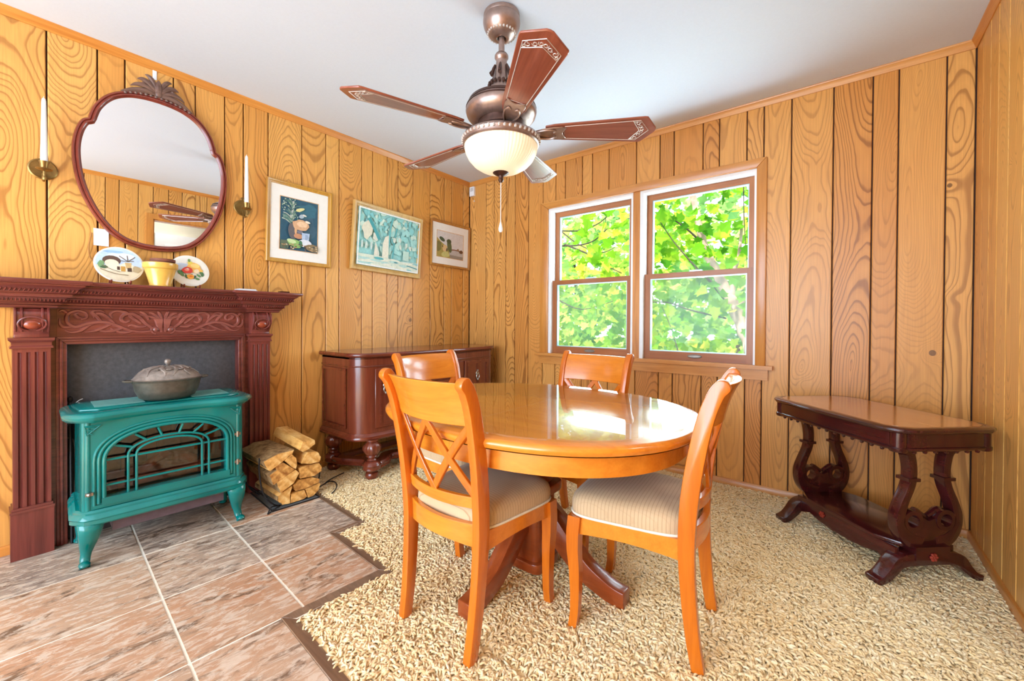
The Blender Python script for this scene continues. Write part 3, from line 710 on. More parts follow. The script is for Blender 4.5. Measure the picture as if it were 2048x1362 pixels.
for sx in (1, -1):
    for i in range(7): b.ball((sx*(L_-0.026), -0.135+0.045*i, 0.5515), 0.0078, 8)
ob('beading', b, M_mah, con, kind='stuff')
# supporting frame that carries the lyres
b = B(); b.box(-0.33, 0.33, -0.13, 0.13, 0.556, 0.63); ob('underframe', b, M_mah, con)
for sx in (-1, 1):
    xc = sx*0.262; T = 0.021
    b = B()
    for s in (-1, 1):
        cl = bez([(s*0.128, 0.560), (s*0.092, 0.535), (s*0.077, 0.490), (s*0.074, 0.430), (s*0.084, 0.385), (s*0.110, 0.325), (s*0.126, 0.270), (s*0.118, 0.215), (s*0.085, 0.175), (s*0.03, 0.155)], 5)
        w = [interp([0, .12, .35, .5, .75, 1], [0.028, 0.018, 0.016, 0.0155, 0.022, 0.030], i/(len(cl)-1)) for i in range(len(cl))]
        b.prism(strip(cl, w), xc-T, xc+T, 'yz', 0.004)
        b.box(xc-T-0.006, xc+T+0.006, s*0.077-0.026, s*0.077+0.026, 0.415, 0.428, 0.004)            # collar
        N = 22; ci = [(s*0.072+0.043*math.cos(2*PI*i/N), 0.252+0.043*math.sin(2*PI*i/N)) for i in range(N)]; cn = [(s*0.072+0.026*math.cos(2*PI*i/N), 0.252+0.026*math.sin(2*PI*i/N)) for i in range(N)]
        for i in range(N):
            j = (i+1) % N
            for a_, c_, d_, e_ in (((xc+T, *ci[i]), (xc+T, *ci[j]), (xc+T, *cn[j]), (xc+T, *cn[i])), ((xc-T, *ci[i]), (xc-T, *cn[i]), (xc-T, *cn[j]), (xc-T, *ci[j])), ((xc-T, *ci[i]), (xc-T, *ci[j]), (xc+T, *ci[j]), (xc+T, *ci[i])), ((xc-T, *cn[i]), (xc+T, *cn[i]), (xc+T, *cn[j]), (xc-T, *cn[j]))):
                b.f([b.v(a_), b.v(c_), b.v(d_), b.v(e_)])
    body = [(-0.10, 0.19), (-0.06, 0.150), (0.06, 0.150), (0.10, 0.19), (0.105, 0.215), (0.075, 0.222), (0.042, 0.235), (0.025, 0.262), (0.0, 0.250), (-0.025, 0.262), (-0.042, 0.235), (-0.075, 0.222), (-0.105, 0.215)]
    b.prism(body, xc-T+0.002, xc+T-0.002, 'yz', 0.003)
    for s in (-1, 1):
        b.tube([(xc, s*0.055, 0.292), (xc, s*0.04, 0.285), (xc, s*0.02, 0.272), (xc, s*0.006, 0.264)], [0.012, 0.013, 0.011, 0.010], 8)
    bmesh.ops.recalc_face_normals(b.bm, faces=b.bm.faces[:])
    ly = ob('lyre', b, M_mah, con)
    b = B(); b.box(xc-0.034, xc+0.034, -0.075, 0.075, 0.100, 0.152, 0.005)
    cl = bez([(-0.232, 0.012), (-0.20, 0.022), (-0.165, 0.052), (-0.135, 0.085), (-0.09, 0.098), (0, 0.100), (0.09, 0.098), (0.135, 0.085), (0.165, 0.052), (0.20, 0.022), (0.232, 0.012)], 4)
    w = [interp([0, .12, .3, .5, .7, .88, 1], [0.012, 0.016, 0.024, 0.026, 0.024, 0.016, 0.012], i/(len(cl)-1)) for i in range(len(cl))]
    b.prism(strip(cl, w), xc-0.030, xc+0.030, 'yz', 0.004); ob('trestle_foot', b, M_mah, con)
    b = B(); 
    for k in range(7): a = 2*PI*k/6; b.ball((xc+sx*0.036, (0.011*math.cos(a) if k < 6 else 0), 0.112+(0.011*math.sin(a) if k < 6 else 0)), 0.007, 8)
    ob('rosette', b, plain('red_rosette', srgb(150, 50, 34), 0.25, 0, 0.05, 30, 0, 0.5), con)
b = B(); b.prism([(-0.262, -0.10), (-0.18, -0.145), (0.18, -0.145), (0.262, -0.10), (0.262, 0.10), (0.18, 0.145), (-0.18, 0.145), (-0.262, 0.10)], 0.138, 0.156, 'xy', 0.004); ob('shelf', b, M_mah, con)
for sy in (1, -1):
    sk = [(-0.262, 0.138), (0.262, 0.138), (0.262, 0.062), (0.23, 0.060), (0.18, 0.078), (0.12, 0.062), (0.05, 0.055), (-0.05, 0.055), (-0.12, 0.062), (-0.18, 0.078), (-0.23, 0.060), (-0.262, 0.062)]
    b = B().prism(sk, sy*0.122-0.009, sy*0.122+0.009, 'xz', 0.002); sko = ob('skirt', b, M_mah, con)
    b = B()
    for k in range(7): a = 2*PI*k/6; b.ball((-0.10+(0.010*math.cos(a) if k < 6 else 0), sy*0.134, 0.105+(0.010*math.sin(a) if k < 6 else 0)), 0.0065, 8)
    ob('rosette', b, bpy.data.materials['red_rosette'], sko)

# ---------------------------------------------------------------- sideboard
M_sb = wood('reddish_mahogany', srgb(82, 32, 20), srgb(136, 64, 40), 'z', 0.25, 0.5, 1.0, 1.3)
M_sbx = wood('mahogany_along_y', srgb(78, 28, 18), srgb(130, 58, 36), 'y', 0.22, 0.5, 1.0)
M_pull = plain('antique_silver', srgb(180, 176, 164), 0.35, 0.85)
sb = thing('sideboard', 'dark mahogany bow-front sideboard on bulbous turned legs against the left wall', 'sideboard', (0.0, -0.815, 0))
def sbplan(g=0.0, n=8):
    hl_, pts = 0.69+g, []
    D1, D2 = 0.38, 0.47+g
    pts += [(0.004, -hl_), (D1-0.02, -hl_)]
    for k in range(n+1):
        a = -PI/2+PI/2*k/n; pts.append((D1-0.02+(D2-D1+0.02)*math.cos(a), -hl_+0.12+0.12*math.sin(a)))
    m = 12
    for k in range(1, m):
        u = -1+2*k/m; pts.append((D2+0.045*(1-u*u), u*(hl_-0.12)))
    for k in range(n+1):
        a = PI/2*k/n; pts.append((D1-0.02+(D2-D1+0.02)*math.cos(a), hl_-0.12+0.12*math.sin(a)))
    pts += [(D1-0.02, hl_), (0.004, hl_)]
    return pts
ob('body', B().prism(sbplan(), 0.30, 0.81), M_sb, sb)
pl = sbplan()
b = B(); b.sweep(pl, [(-0.01, 0.812), (0.008, 0.812), (0.022, 0.818), (0.026, 0.826), (0.024, 0.836), (0.018, 0.842), (-0.01, 0.843)]); b.prism(sbplan(0.0), 0.80, 0.8425); ob('top', b, M_sbx, sb)
b = B(); b.sweep(pl, [(-0.01, 0.262), (0.018, 0.262), (0.022, 0.272), (0.018, 0.280), (0.018, 0.286), (0.010, 0.294), (0.004, 0.306), (-0.01, 0.308)]); b.prism(pl, 0.264, 0.30); ob('base_moulding', b, M_sbx, sb)
b = B(); b.sweep(pl, [(-0.005, 0.748), (0.005, 0.748), (0.007, 0.753), (0.005, 0.758), (-0.005, 0.758)]); ob('frieze_bead', b, M_sbx, sb)
def fx(y): u = max(-1, min(1, y/0.58)); return 0.47+0.045*(1-u*u)
def patch(y0, y1, z0, z1, off, t_, nm, mat, par):
    def F(u, v): return ((fx(u)+off, u, v), (1, 0, 0))
    b = B().slab(F, [lerp(y0, y1, i/8) for i in range(9)], [z0, z1], t_); b._bev(b.bm.faces[:], 0.003, 1); return ob(nm, b, mat, par)
def pull(y, z, par, s=1.0):
    b = B(); x = fx(y)+0.012
    b.lathe([(0, 0), (0.016*s, 0.0), (0.014*s, 0.003), (0, 0.004)], 14); b.M = Matrix.Identity(4)
    for v in b.bm.verts: v.co = Vector((x+v.co.z, y+v.co.x, z+0.02+v.co.y))
    b.tube([(x+0.006, y+0.014*s*math.cos(a), z+0.018*s*math.sin(a)-0.006) for a in [2*PI*k/14 for k in range(14)]], 0.003*s, 6, True); b.ball((x+0.006, y, z-0.03), 0.006*s, 8, 1, 1, 1.4); b.ball((x+0.005, y, z+0.044), 0.006*s, 8, 1, 0.7, 1.4)
    return ob('drop_pull', b, M_pull, par)
for y0, y1, pz in ((-0.57, -0.24, -0.50), (0.24, 0.57, 0.40)):
    d = patch(y0, y1, 0.335, 0.735, 0, 0.010, 'door', M_sb, sb)
    b = B()
    for a0, a1, c0, c1 in ((y0+0.03, y0+0.045, 0.365, 0.705), (y1-0.045, y1-0.03, 0.365, 0.705), ((y0+y1)/2-0.008, (y0+y1)/2+0.008, 0.365, 0.705)):
        b.slab(lambda u, v: ((fx(u)+0.01, u, v), (1, 0, 0)), [a0, a1], [c0, c1], 0.006)
    for c0, c1 in ((0.352, 0.366), (0.704, 0.718)): b.slab(lambda u, v: ((fx(u)+0.01, u, v), (1, 0, 0)), [lerp(y0+0.03, y1-0.03, i/8) for i in range(9)], [c0, c1], 0.006)
    ob('door_moulding', b, M_sbx, d); pull(pz, 0.60, d, 1.2)
for z0, z1 in ((0.335, 0.46), (0.47, 0.60), (0.61, 0.735)):
    d = patch(-0.225, 0.225, z0, z1, 0, 0.010, 'drawer', M_sb, sb)
    for y in (-0.13, 0.13): pull(y, (z0+z1)/2, d, 1.0)
# side panels
for sy in (-1, 1):
    b = B()
    for x0, x1, z0, z1 in ((0.03, 0.045, 0.335, 0.735), (0.325, 0.34, 0.335, 0.735), (0.045, 0.325, 0.335, 0.35), (0.045, 0.325, 0.72, 0.735)): b.box(x0, x1, sy*0.70-(0.006 if sy < 0 else 0), sy*0.70+(0.006 if sy > 0 else 0), z0, z1, 0.002)
    ob('side_panel_moulding', b, M_sbx, sb)
legs = [(0.10, -0.655), (0.465, -0.585), (0.515, -0.20), (0.515, 0.20), (0.465, 0.585), (0.10, 0.655)]
for x, y in legs:
    b = B()
    b.lathe([(0.0, 0.0), (0.030, 0.0), (0.042, 0.012), (0.046, 0.026), (0.040, 0.042), (0.026, 0.050), (0.026, 0.122), (0.034, 0.128), (0.026, 0.138), (0.030, 0.148), (0.038, 0.152), (0.034, 0.160),
             (0.050, 0.175, 0.10), (0.060, 0.198, 0.10), (0.058, 0.222, 0.10), (0.044, 0.238), (0.034, 0.246), (0.036, 0.252), (0.044, 0.258), (0.044, 0.266)], 48, ribs=12, amp=0.0)
    ob('leg', b, M_sb, sb, (x, y, 0))
sp = [(0.10, -0.655), (0.20, -0.655), (0.30, -0.60), (0.38, -0.565), (0.465, -0.585), (0.44, -0.48), (0.37, -0.39), (0.42, -0.27), (0.515, -0.20), (0.45, -0.10), (0.42, 0.0), (0.45, 0.10), (0.515, 0.20), (0.42, 0.27), (0.37, 0.39), (0.44, 0.48), (0.465, 0.585), (0.38, 0.565), (0.30, 0.60), (0.20, 0.655), (0.10, 0.655)]
cl = bez(sp, 5)
prof = [(-0.038, 0.062), (0.030, 0.062), (0.040, 0.070), (0.036, 0.082), (0.040, 0.092), (0.034, 0.104), (0.028, 0.110), (-0.038, 0.110)]
b = B().sweep([(p.x, p.y) for p in cl], prof)
for x, y in legs: b.lathe([(0.052, 0.060), (0.060, 0.070), (0.057, 0.084), (0.060, 0.096), (0.050, 0.114), (0.034, 0.124)], 20, (x, y, 0))
ob('stretcher', b, M_sbx, sb)
b = B(); b.box(0.10, 0.15, -0.65, 0.65, 0.075, 0.105, 0.004); ob('rear_stretcher', b, M_sbx, sb)
# ---------------------------------------------------------------- carved fireplace mantel
M_man = wood('carved_mahogany', srgb(66, 22, 20), srgb(142, 66, 56), 'z', 0.32, 0.35, 1.0, 1.2)
M_many = wood('carved_mahogany_along_y', srgb(72, 26, 24), srgb(136, 66, 56), 'y', 0.30, 0.35, 1.0)
M_fb = plain('dark_fireback', srgb(74, 72, 74), 0.7, 0, 0.12, 60, 0.2)
man = thing('fireplace_mantel', 'carved dark red mahogany fireplace mantel with fluted pilasters', 'mantel', (0.004, -2.41, 0))
def frame_yz(b, hw, top, w, x0, x1, bev=0.002):
    """three mitred pieces round an opening of half width hw and height top"""
    b.prism([(-hw-w, 0), (-hw, 0), (-hw, top), (-hw-w, top+w)], x0, x1, 'yz', bev)
    b.prism([(hw+w, 0), (hw+w, top+w), (hw, top), (hw, 0)], x0, x1, 'yz', bev)
    b.prism([(-hw-w, top+w), (-hw, top), (hw, top), (hw+w, top+w)], x0, x1, 'yz', bev)
for s in (-1, 1):
    yc = s*0.462; hw = 0.056; xf = 0.098
    sec = [(0.0, -hw), (xf, -hw)]
    for k in range(4):
        c = -hw+0.020+0.0245*k+0.0015
        sec += [(xf, c-0.0065)] + [(xf-0.0085*math.sin(PI*q/6), c-0.0065*math.cos(PI*q/6)) for q in range(1, 6)] + [(xf, c+0.0065)]
    sec += [(xf, hw), (0.0, hw)]
    b = B(); b.prism(sec, 0.225, 0.908); b.box(0, xf, -hw, hw, 0.908, 0.926)
    P = ob('pilaster', b, M_man, man, (0, yc, 0))
    b = B(); b.box(0, 0.108, -0.064, 0.064, 0, 0.205, 0.003); ob('plinth', b, M_man, P)
    b = B(); b.box(0, 0.112, -0.066, 0.066, 0.205, 0.215, 0.003); b.box(0, 0.106, -0.061, 0.061, 0.215, 0.226, 0.003); ob('plinth_cap', b, M_many, P)
    b = B(); b.sweep([(0, -hw), (xf, -hw), (xf, hw), (0, hw)], [(-0.02, 0.925), (0.008, 0.925), (0.008, 0.932), (0.003, 0.938), (0.003, 0.952), (0.012, 0.962), (0.012, 0.972), (-0.02, 0.972)]); ob('capital', b, M_many, P)
    # scrolled corbel
    prof = [(0, 0.972), (0.10, 0.972), (0.098, 0.985), (0.106, 1.0), (0.122, 1.018), (0.134, 1.042), (0.138, 1.066), (0.132, 1.088), (0.118, 1.102), (0, 1.105)]
    b = B(); b.prism(prof, -0.052, 0.052, 'xz', 0.003)
    for c in (-0.048, -0.03, 0.03, 0.048):
        b.tube(bez([(0.108, c, 1.0), (0.135, c, 1.042), (0.139, c, 1.068), (0.130, c, 1.092), (0.118, c, 1.104)], 4), 0.0045, 6)
    cb = ob('corbel', b, M_man, P)
    b = B(); b.ball((0.122, 0, 1.034), 0.031, 18, 0.62, 1, 0.76); ob('cabochon', b, plain('red_brown_cabochon', srgb(148, 64, 40), 0.25, 0, 0.08, 30, 0, 0.5), cb)
    b = B(); rg = []
    for k in range(25):
        a = -PI/2+0.28+(2*PI-0.56)*k/24; yy, zz = 0.041*math.cos(a), 1.034+0.031*math.sin(a); rg.append((interp([0.98, 1.0, 1.02, 1.06], [0.105, 0.113, 0.129, 0.143], zz), yy, zz))
    b.tube(rg, [0.003]+[0.0042]*23+[0.0055], 7); ob('scroll_ring', b, M_man, cb)
b = B()
for s in (-1, 1): b.box(0.0, 0.062, s*0.405-0.03, s*0.405+0.03, 0, 0.968, 0)
b.box(0.0, 0.062, -0.41, 0.41, 0.968, 1.108); ob('backboard', b, M_many, man)
b = B(); frame_yz(b, 0.353, 0.937, 0.014, 0.0, 0.070); frame_yz(b, 0.367, 0.951, 0.010, 0.0, 0.078); frame_yz(b, 0.377, 0.961, 0.012, 0.0, 0.072); ob('opening_frame', b, M_many, man)
ob('fireback', B().box(0.0, 0.010, -0.353, 0.353, 0, 0.937), M_fb, man)
# cornice and shelf
base = [(0, -0.548), (0.112, -0.548), (0.112, -0.400), (0.078, -0.400), (0.078, 0.400), (0.112, 0.400), (0.112, 0.548), (0, 0.548)]
prof = [(-0.03, 1.105), (0.010, 1.105), (0.014, 1.110), (0.014, 1.116), (0.024, 1.121), (0.024, 1.127), (0.030, 1.130), (0.040, 1.150), (0.052, 1.153), (0.056, 1.159), (0.056, 1.166), (0.062, 1.168), (0.070, 1.176), (0.078, 1.192), (0.094, 1.202), (0.094, 1.207), (0.106, 1.210), (0.108, 1.214), (-0.03, 1.214)]
ob('cornice', B().sweep(base, prof), M_many, man)
def offpath(o): 
    P = [Vector(p) for p in base]; out = []
    for i, p in enumerate(P):
        def nrm(a, c): d = (c-a).normalized(); return Vector((d.y, -d.x))
        n1 = nrm(P[i-1], p) if i else None; n2 = nrm(p, P[i+1]) if i < len(P)-1 else None
        m = n2 if n1 is None else n1 if n2 is None else (n1+n2)/max(0.2, 1+n1.dot(n2)); out.append((p.x+m.x*o, p.y+m.y*o))
    return out
ob('shelf', B().prism(offpath(0.116), 1.214, 1.228, 'xy', 0.003), M_many, man)
# carved leaf bands in the cornice
for o_, z_, r_, step, nm in ((0.075, 1.181, 0.0075, 0.0125, 'leaf_band'), (0.037, 1.140, 0.0062, 0.0115, 'bead_band')):
    b = B(); pth = offpath(o_)
    for a, c in zip(pth, pth[1:]):
        a, c = Vector(a), Vector(c); L = (c-a).length; n = int(L/step); d = (c-a).normalized()
        for k in range(n):
            p = a+(c-a)*((k+0.5)/n); b.M = Matrix.Translation((p.x, p.y, z_)) @ Matrix.Rotation(math.atan2(d.y, d.x), 4, 'Z') @ Matrix.Rotation(R_(28 if nm == 'leaf_band' else 12), 4, 'Y')
            b.ball((0, 0, 0), r_, 6, 0.55, 0.8, 1.25); b.M = Matrix.Identity(4)
    ob(nm, b, M_man, man)
# frieze: acanthus scrolls in relief
b = B(); b.box(0.06, 0.066, -0.385, 0.385, 0.980, 1.104); ob('frieze_panel', b, M_many, man)
b = B(); X = 0.066
def vine(pts, r0, r1, n=6, peak=0.4):
    c = bez([(X, y, z) for y, z in pts], n); N = len(c)
    b.tube(c, [max(0.0010, 1.4*interp([0, peak, 1], [r0*0.55, r0, r1], i/(N-1))) for i in range(N)], 6, sq=0.8, upv=(1, 0, 0))
def spiral(cy, cz, R0, turns, a0, sg, r=0.006):
    pts = []
    n = 20
    for k in range(n+1):
        t = k/n; a = a0+sg*2*PI*turns*t; rr = R0*(1-0.82*t); pts.append((cy+rr*math.cos(a), cz+rr*math.sin(a)))
    vine(pts, r, r*0.6, 2, 0.3)
for s in (-1, 1):
    m = lambda L: [(s*y, z) for y, z in L]
    # centre palmette
    for k, (dy, top, cur) in enumerate(((0.012, 1.097, 0.012), (0.028, 1.092, 0.030), (0.045, 1.080, 0.052))):
        vine(m([(0.006, 0.992), (0.008+dy*0.25, 1.02), (dy*0.7, 1.06), (dy+cur*0.5, top-0.004), (dy+cur, top)]), 0.0075, 0.003)
    b.ball((X, s*0.030, 1.004), 0.014, 10, 0.6)
    spiral(s*0.030, 1.004, 0.022, 0.9, -PI/2, s, 0.0045)
    vine(m([(0.045, 0.998), (0.09, 0.992), (0.14, 1.004), (0.19, 1.030), (0.235, 1.043), (0.285, 1.035), (0.325, 1.020), (0.352, 1.040), (0.350, 1.078), (0.322, 1.096), (0.292, 1.086), (0.288, 1.064), (0.306, 1.054)]), 0.0075, 0.004, 5)
    vine(m([(0.045, 1.012), (0.075, 1.040), (0.095, 1.068), (0.125, 1.084), (0.155, 1.078), (0.165, 1.056), (0.150, 1.042), (0.134, 1.050)]), 0.008, 0.004, 5)
    vine(m([(0.09, 1.035), (0.12, 1.062), (0.15, 1.092), (0.185, 1.098), (0.205, 1.082), (0.20, 1.062)]), 0.007, 0.003, 5)
    for L in ([(0.12, 0.996), (0.15, 0.990), (0.18, 0.996), (0.205, 1.012)], [(0.16, 1.012), (0.19, 1.000), (0.225, 0.996), (0.25, 1.004)], [(0.20, 1.032), (0.235, 1.012), (0.265, 0.998), (0.295, 0.994)],
              [(0.19, 1.036), (0.215, 1.066), (0.240, 1.084), (0.262, 1.078), (0.262, 1.062)], [(0.235, 1.042), (0.25, 1.066), (0.27, 1.092), (0.245, 1.100), (0.225, 1.090)], [(0.26, 1.038), (0.285, 1.022), (0.31, 1.000), (0.34, 0.994), (0.36, 1.004)],
              [(0.33, 1.022), (0.36, 1.018), (0.375, 1.034), (0.376, 1.06)], [(0.30, 1.060), (0.318, 1.066), (0.326, 1.080), (0.312, 1.086)], [(0.07, 1.020), (0.10, 1.018), (0.125, 1.028), (0.14, 1.020)], [(0.352, 1.084), (0.366, 1.096), (0.378, 1.090)], [(0.06, 1.055), (0.075, 1.085), (0.095, 1.098)]):
        vine(m(L), 0.0066, 0.002, 4)
ob('frieze_carving', b, wood('frieze_relief_mahogany', srgb(92, 40, 36), srgb(160, 92, 80), 'y', 0.3, 0.35), man)

# ---------------------------------------------------------------- teal enamel stove
t_ = NT('teal_enamel'); n_ = t_.noise(t_.obj(), 5, 2)[0]
t_.set(color=t_.ramp(n_, [(0.3, srgb(0, 104, 100)), (0.7, srgb(4, 126, 120))]), rough=0.14, coat=0.35, coatr=0.04, spec=0.4); M_teal = t_.m
M_blk = plain('black_iron', srgb(34, 32, 34), 0.5, 0.3, 0.1, 50, 0.1)
M_pew = plain('pewter_hardware', srgb(168, 160, 148), 0.3, 0.9, 0.05)
M_soot = plain('sooty_firebox', srgb(58, 36, 28), 0.8, 0, 0.3, 18)
st = thing('gas_stove', 'teal green enamelled cast iron stove with arched glass door in front of the mantel', 'stove', (0.268, -2.448, 0), (0, 0, R_(-2.5)))
HWD, XF, XB, Z0, Z1 = 0.300, 0.160, -0.165, 0.238, 0.618
def arch(w, z0, zs, zt, n=2.3, N=28):
    p = [(-w, z0)]; 
    for k in range(N+1):
        a = PI-PI*k/N; c, s = math.cos(a), math.sin(a); p.append((w*math.copysign(abs(c)**(2/n), c), zs+(zt-zs)*abs(s)**(2/n)))
    p.append((w, z0)); return p
ai = arch(0.222, 0.282, 0.435, 0.560)
b = B()                                                     # front plate with arched opening
def to_rect(y, z):
    cy, cz = 0.0, 0.42; dy, dz = y-cy, z-cz; k = 1e9
    if dy: k = min(k, (HWD-0.02)/abs(dy))
    if dz > 0: k = min(k, (Z1-cz)/dz)
    if dz < 0: k = min(k, (Z0-cz)/dz)
    return (cy+dy*k, cz+dz*k)
loop = [(-0.1*k/1.0-0.0, 0.282) for k in (0, 1)] 
loop = [(lerp(0.222, -0.222, k/8), 0.282) for k in range(1, 8)]
full = ai + loop
outer = [to_rect(*p) for p in full]
corners = [(-HWD+0.02, Z1), (HWD-0.02, Z1), (HWD-0.02, Z0), (-HWD+0.02, Z0)]
for c in corners:                                           # snap the nearest boundary point to each corner
    i = min(range(len(outer)), key=lambda i: (outer[i][0]-c[0])**2+(outer[i][1]-c[1])**2); outer[i] = c
n = len(full); vi = [b.v((XF, *p)) for p in full]; vo = [b.v((XF, *p)) for p in outer]; vd = [b.v((XF-0.045, *p)) for p in full]
for i in range(n):
    j = (i+1) % n; b.f([vo[i], vo[j], vi[j], vi[i]]); b.f([vi[i], vi[j], vd[j], vd[i]])
bmesh.ops.recalc_face_normals(b.bm, faces=b.bm.faces[:])
b.box(XB, XF-0.02, -HWD, -HWD+0.02, Z0, Z1); b.box(XB, XF-0.02, HWD-0.02, HWD, Z0, Z1)
for s in (-1, 1):                                           # fluted rounded front corners
    for k, (dx, dy) in enumerate(((-0.002, -0.012), (-0.010, -0.003), (-0.022, 0.0), (-0.036, 0.0))):
        b.lathe([(0.011, Z0), (0.011, Z1)], 12, (XF-0.006+dx, s*(HWD-0.012+dy), 0))
body = ob('body', b, M_teal, st)
b = B(); b.box(XB, XB+0.01, -HWD+0.02, HWD-0.02, Z0, Z1); b.box(XB, XF-0.05, -HWD+0.02, HWD-0.02, Z0, Z0+0.01); b.box(XB, XF-0.05, -HWD+0.02, HWD-0.02, Z1-0.012, Z1-0.002); ob('firebox', b, M_soot, st)
M_brick = plain('firebrick', srgb(140, 86, 62), 0.9, 0, 0.15, 30)
for r in range(4):
    for k in range(5): ob('firebrick', B().box(-0.150, -0.140, -0.24+0.098*k+(0.04 if r % 2 else 0)-0.0, -0.24+0.098*k+0.092+(0.04 if r % 2 else 0)-0.0 if k < 4 or not r % 2 else 0.26, 0.30+0.068*r, 0.362+0.068*r, 0.002), M_brick, st)
M_clog = plain('ceramic_log', srgb(166, 110, 84), 0.9, 0, 0.3, 14, 0.5)
for (x, y0, y1, z0, z1, r) in ((0.02, -0.17, 0.15, 0.285, 0.295, 0.030), (-0.05, -0.13, 0.19, 0.32, 0.31, 0.032), (0.0, -0.08, 0.02, 0.32, 0.40, 0.022), (-0.01, 0.12, 0.0, 0.33, 0.385, 0.022)):
    b = B(); pts = bez([(x, y0, z0), (x+0.01, lerp(y0, y1, .35), lerp(z0, z1, .4)+0.008), (x-0.008, lerp(y0, y1, .7), lerp(z0, z1, .7)-0.004), (x, y1, z1)], 4); b.tube(pts, [r*random.uniform(0.85, 1.1) for _ in pts], 9); ob('ceramic_log', b, M_clog, st)
dark = NT('stove_glass'); dark.t.nodes.remove(dark.bsdf)
tr = dark.n('ShaderNodeBsdfTransparent'); tr.inputs[0].default_value = (0.62, 0.50, 0.44, 1); gl = dark.n('ShaderNodeBsdfGlossy'); gl.inputs['Roughness'].default_value = 0.03; fr = dark.n('ShaderNodeFresnel'); fr.inputs[0].default_value = 1.9
mx = dark.n('ShaderNodeMixShader'); ge = dark.n('ShaderNodeNewGeometry'); dark.l(dark.math('MULTIPLY', fr.outputs[0], dark.math('SUBTRACT', 1.0, ge.outputs['Backfacing'])), mx.inputs[0]); dark.l(tr.outputs[0], mx.inputs[1]); dark.l(gl.outputs[0], mx.inputs[2]); dark.l(mx.outputs[0], dark.out.inputs[0])
ob('door_glass', B().prism([*arch(0.221, 0.283, 0.435, 0.559)], XF-0.040, XF-0.036, 'yz'), dark.m, st)
# door frame mouldings
b = B()
for w, z0, zs, zt, x, r in ((0.228, 0.276, 0.437, 0.566, XF+0.004, 0.008), (0.244, 0.262, 0.440, 0.580, XF+0.002, 0.007), (0.258, 0.256, 0.442, 0.592, XF, 0.006)):
    p = arch(w, z0, zs, zt); b.tube([(x, y, z) for y, z in p], r, 8)
b.box(XF-0.004, XF+0.012, -0.236, 0.236, 0.252, 0.284, 0.004); b.box(XF-0.004, XF+0.006, -0.262, 0.262, 0.242, 0.256, 0.003)
door = ob('door_frame', b, M_teal, st)
def bar(p, q, r=0.0052, nm='grille_bar'):
    b = B(); b.tube([(XF-0.006, *p), (XF-0.006, *q)], r, 8); return ob(nm, b, M_teal, door)
for z in (0.332, 0.442): bar((-0.222, z), (0.222, z))
for w, zt in ((0.150, 0.512), (0.122, 0.498)):
    p = arch(w, 0.282, 0.445, zt, 2.2, 20); b = B(); b.tube([(XF-0.004, y, z) for y, z in p], 0.0052, 8); ob('grille_arch', b, M_teal, door)
for a in (28, 55, 78, 102, 125, 152):
    a = R_(a); c, s = math.cos(a), math.sin(a); bar((0.128*c*1.12, 0.446+0.064*s**0.9), (0.222*c*1.0, 0.44+0.116*s**0.85))
for s in (-1, 1):                                           # corner scroll ornaments
    b = B(); 
    for k in range(3): b.tube([(XF+0.002, s*(0.285-0.0*k), 0.598-0.012*k), (XF+0.003, s*(0.255+0.004*k), 0.596-0.014*k-0.004)], 0.0026, 6)
    b.tube([(XF+0.002, s*0.236, 0.600), (XF+0.002, s*0.288, 0.600)], 0.003, 6); b.tube([(XF+0.002, s*0.286, 0.600), (XF+0.002, s*0.280, 0.560)], 0.003, 6); b.tube([(XF+0.002, s*0.24, 0.598), (XF+0.002, s*0.280, 0.562)], 0.0028, 6); ob('corner_ornament', b, M_teal, st)
for z in (0.315, 0.46): b = B(); b.lathe([(0.006, -0.014), (0.006, 0.014)], 10, (XF+0.006, 0.272, z)); b.box(XF-0.002, XF+0.006, 0.258, 0.286, z-0.006, z+0.006, 0.002); ob('hinge', b, M_pew, door)
b = B(); b.box(XF, XF+0.016, -0.286, -0.262, 0.306, 0.318, 0.003); b.ball((XF+0.018, -0.276, 0.312), 0.008, 8); ob('latch', b, M_pew, door)
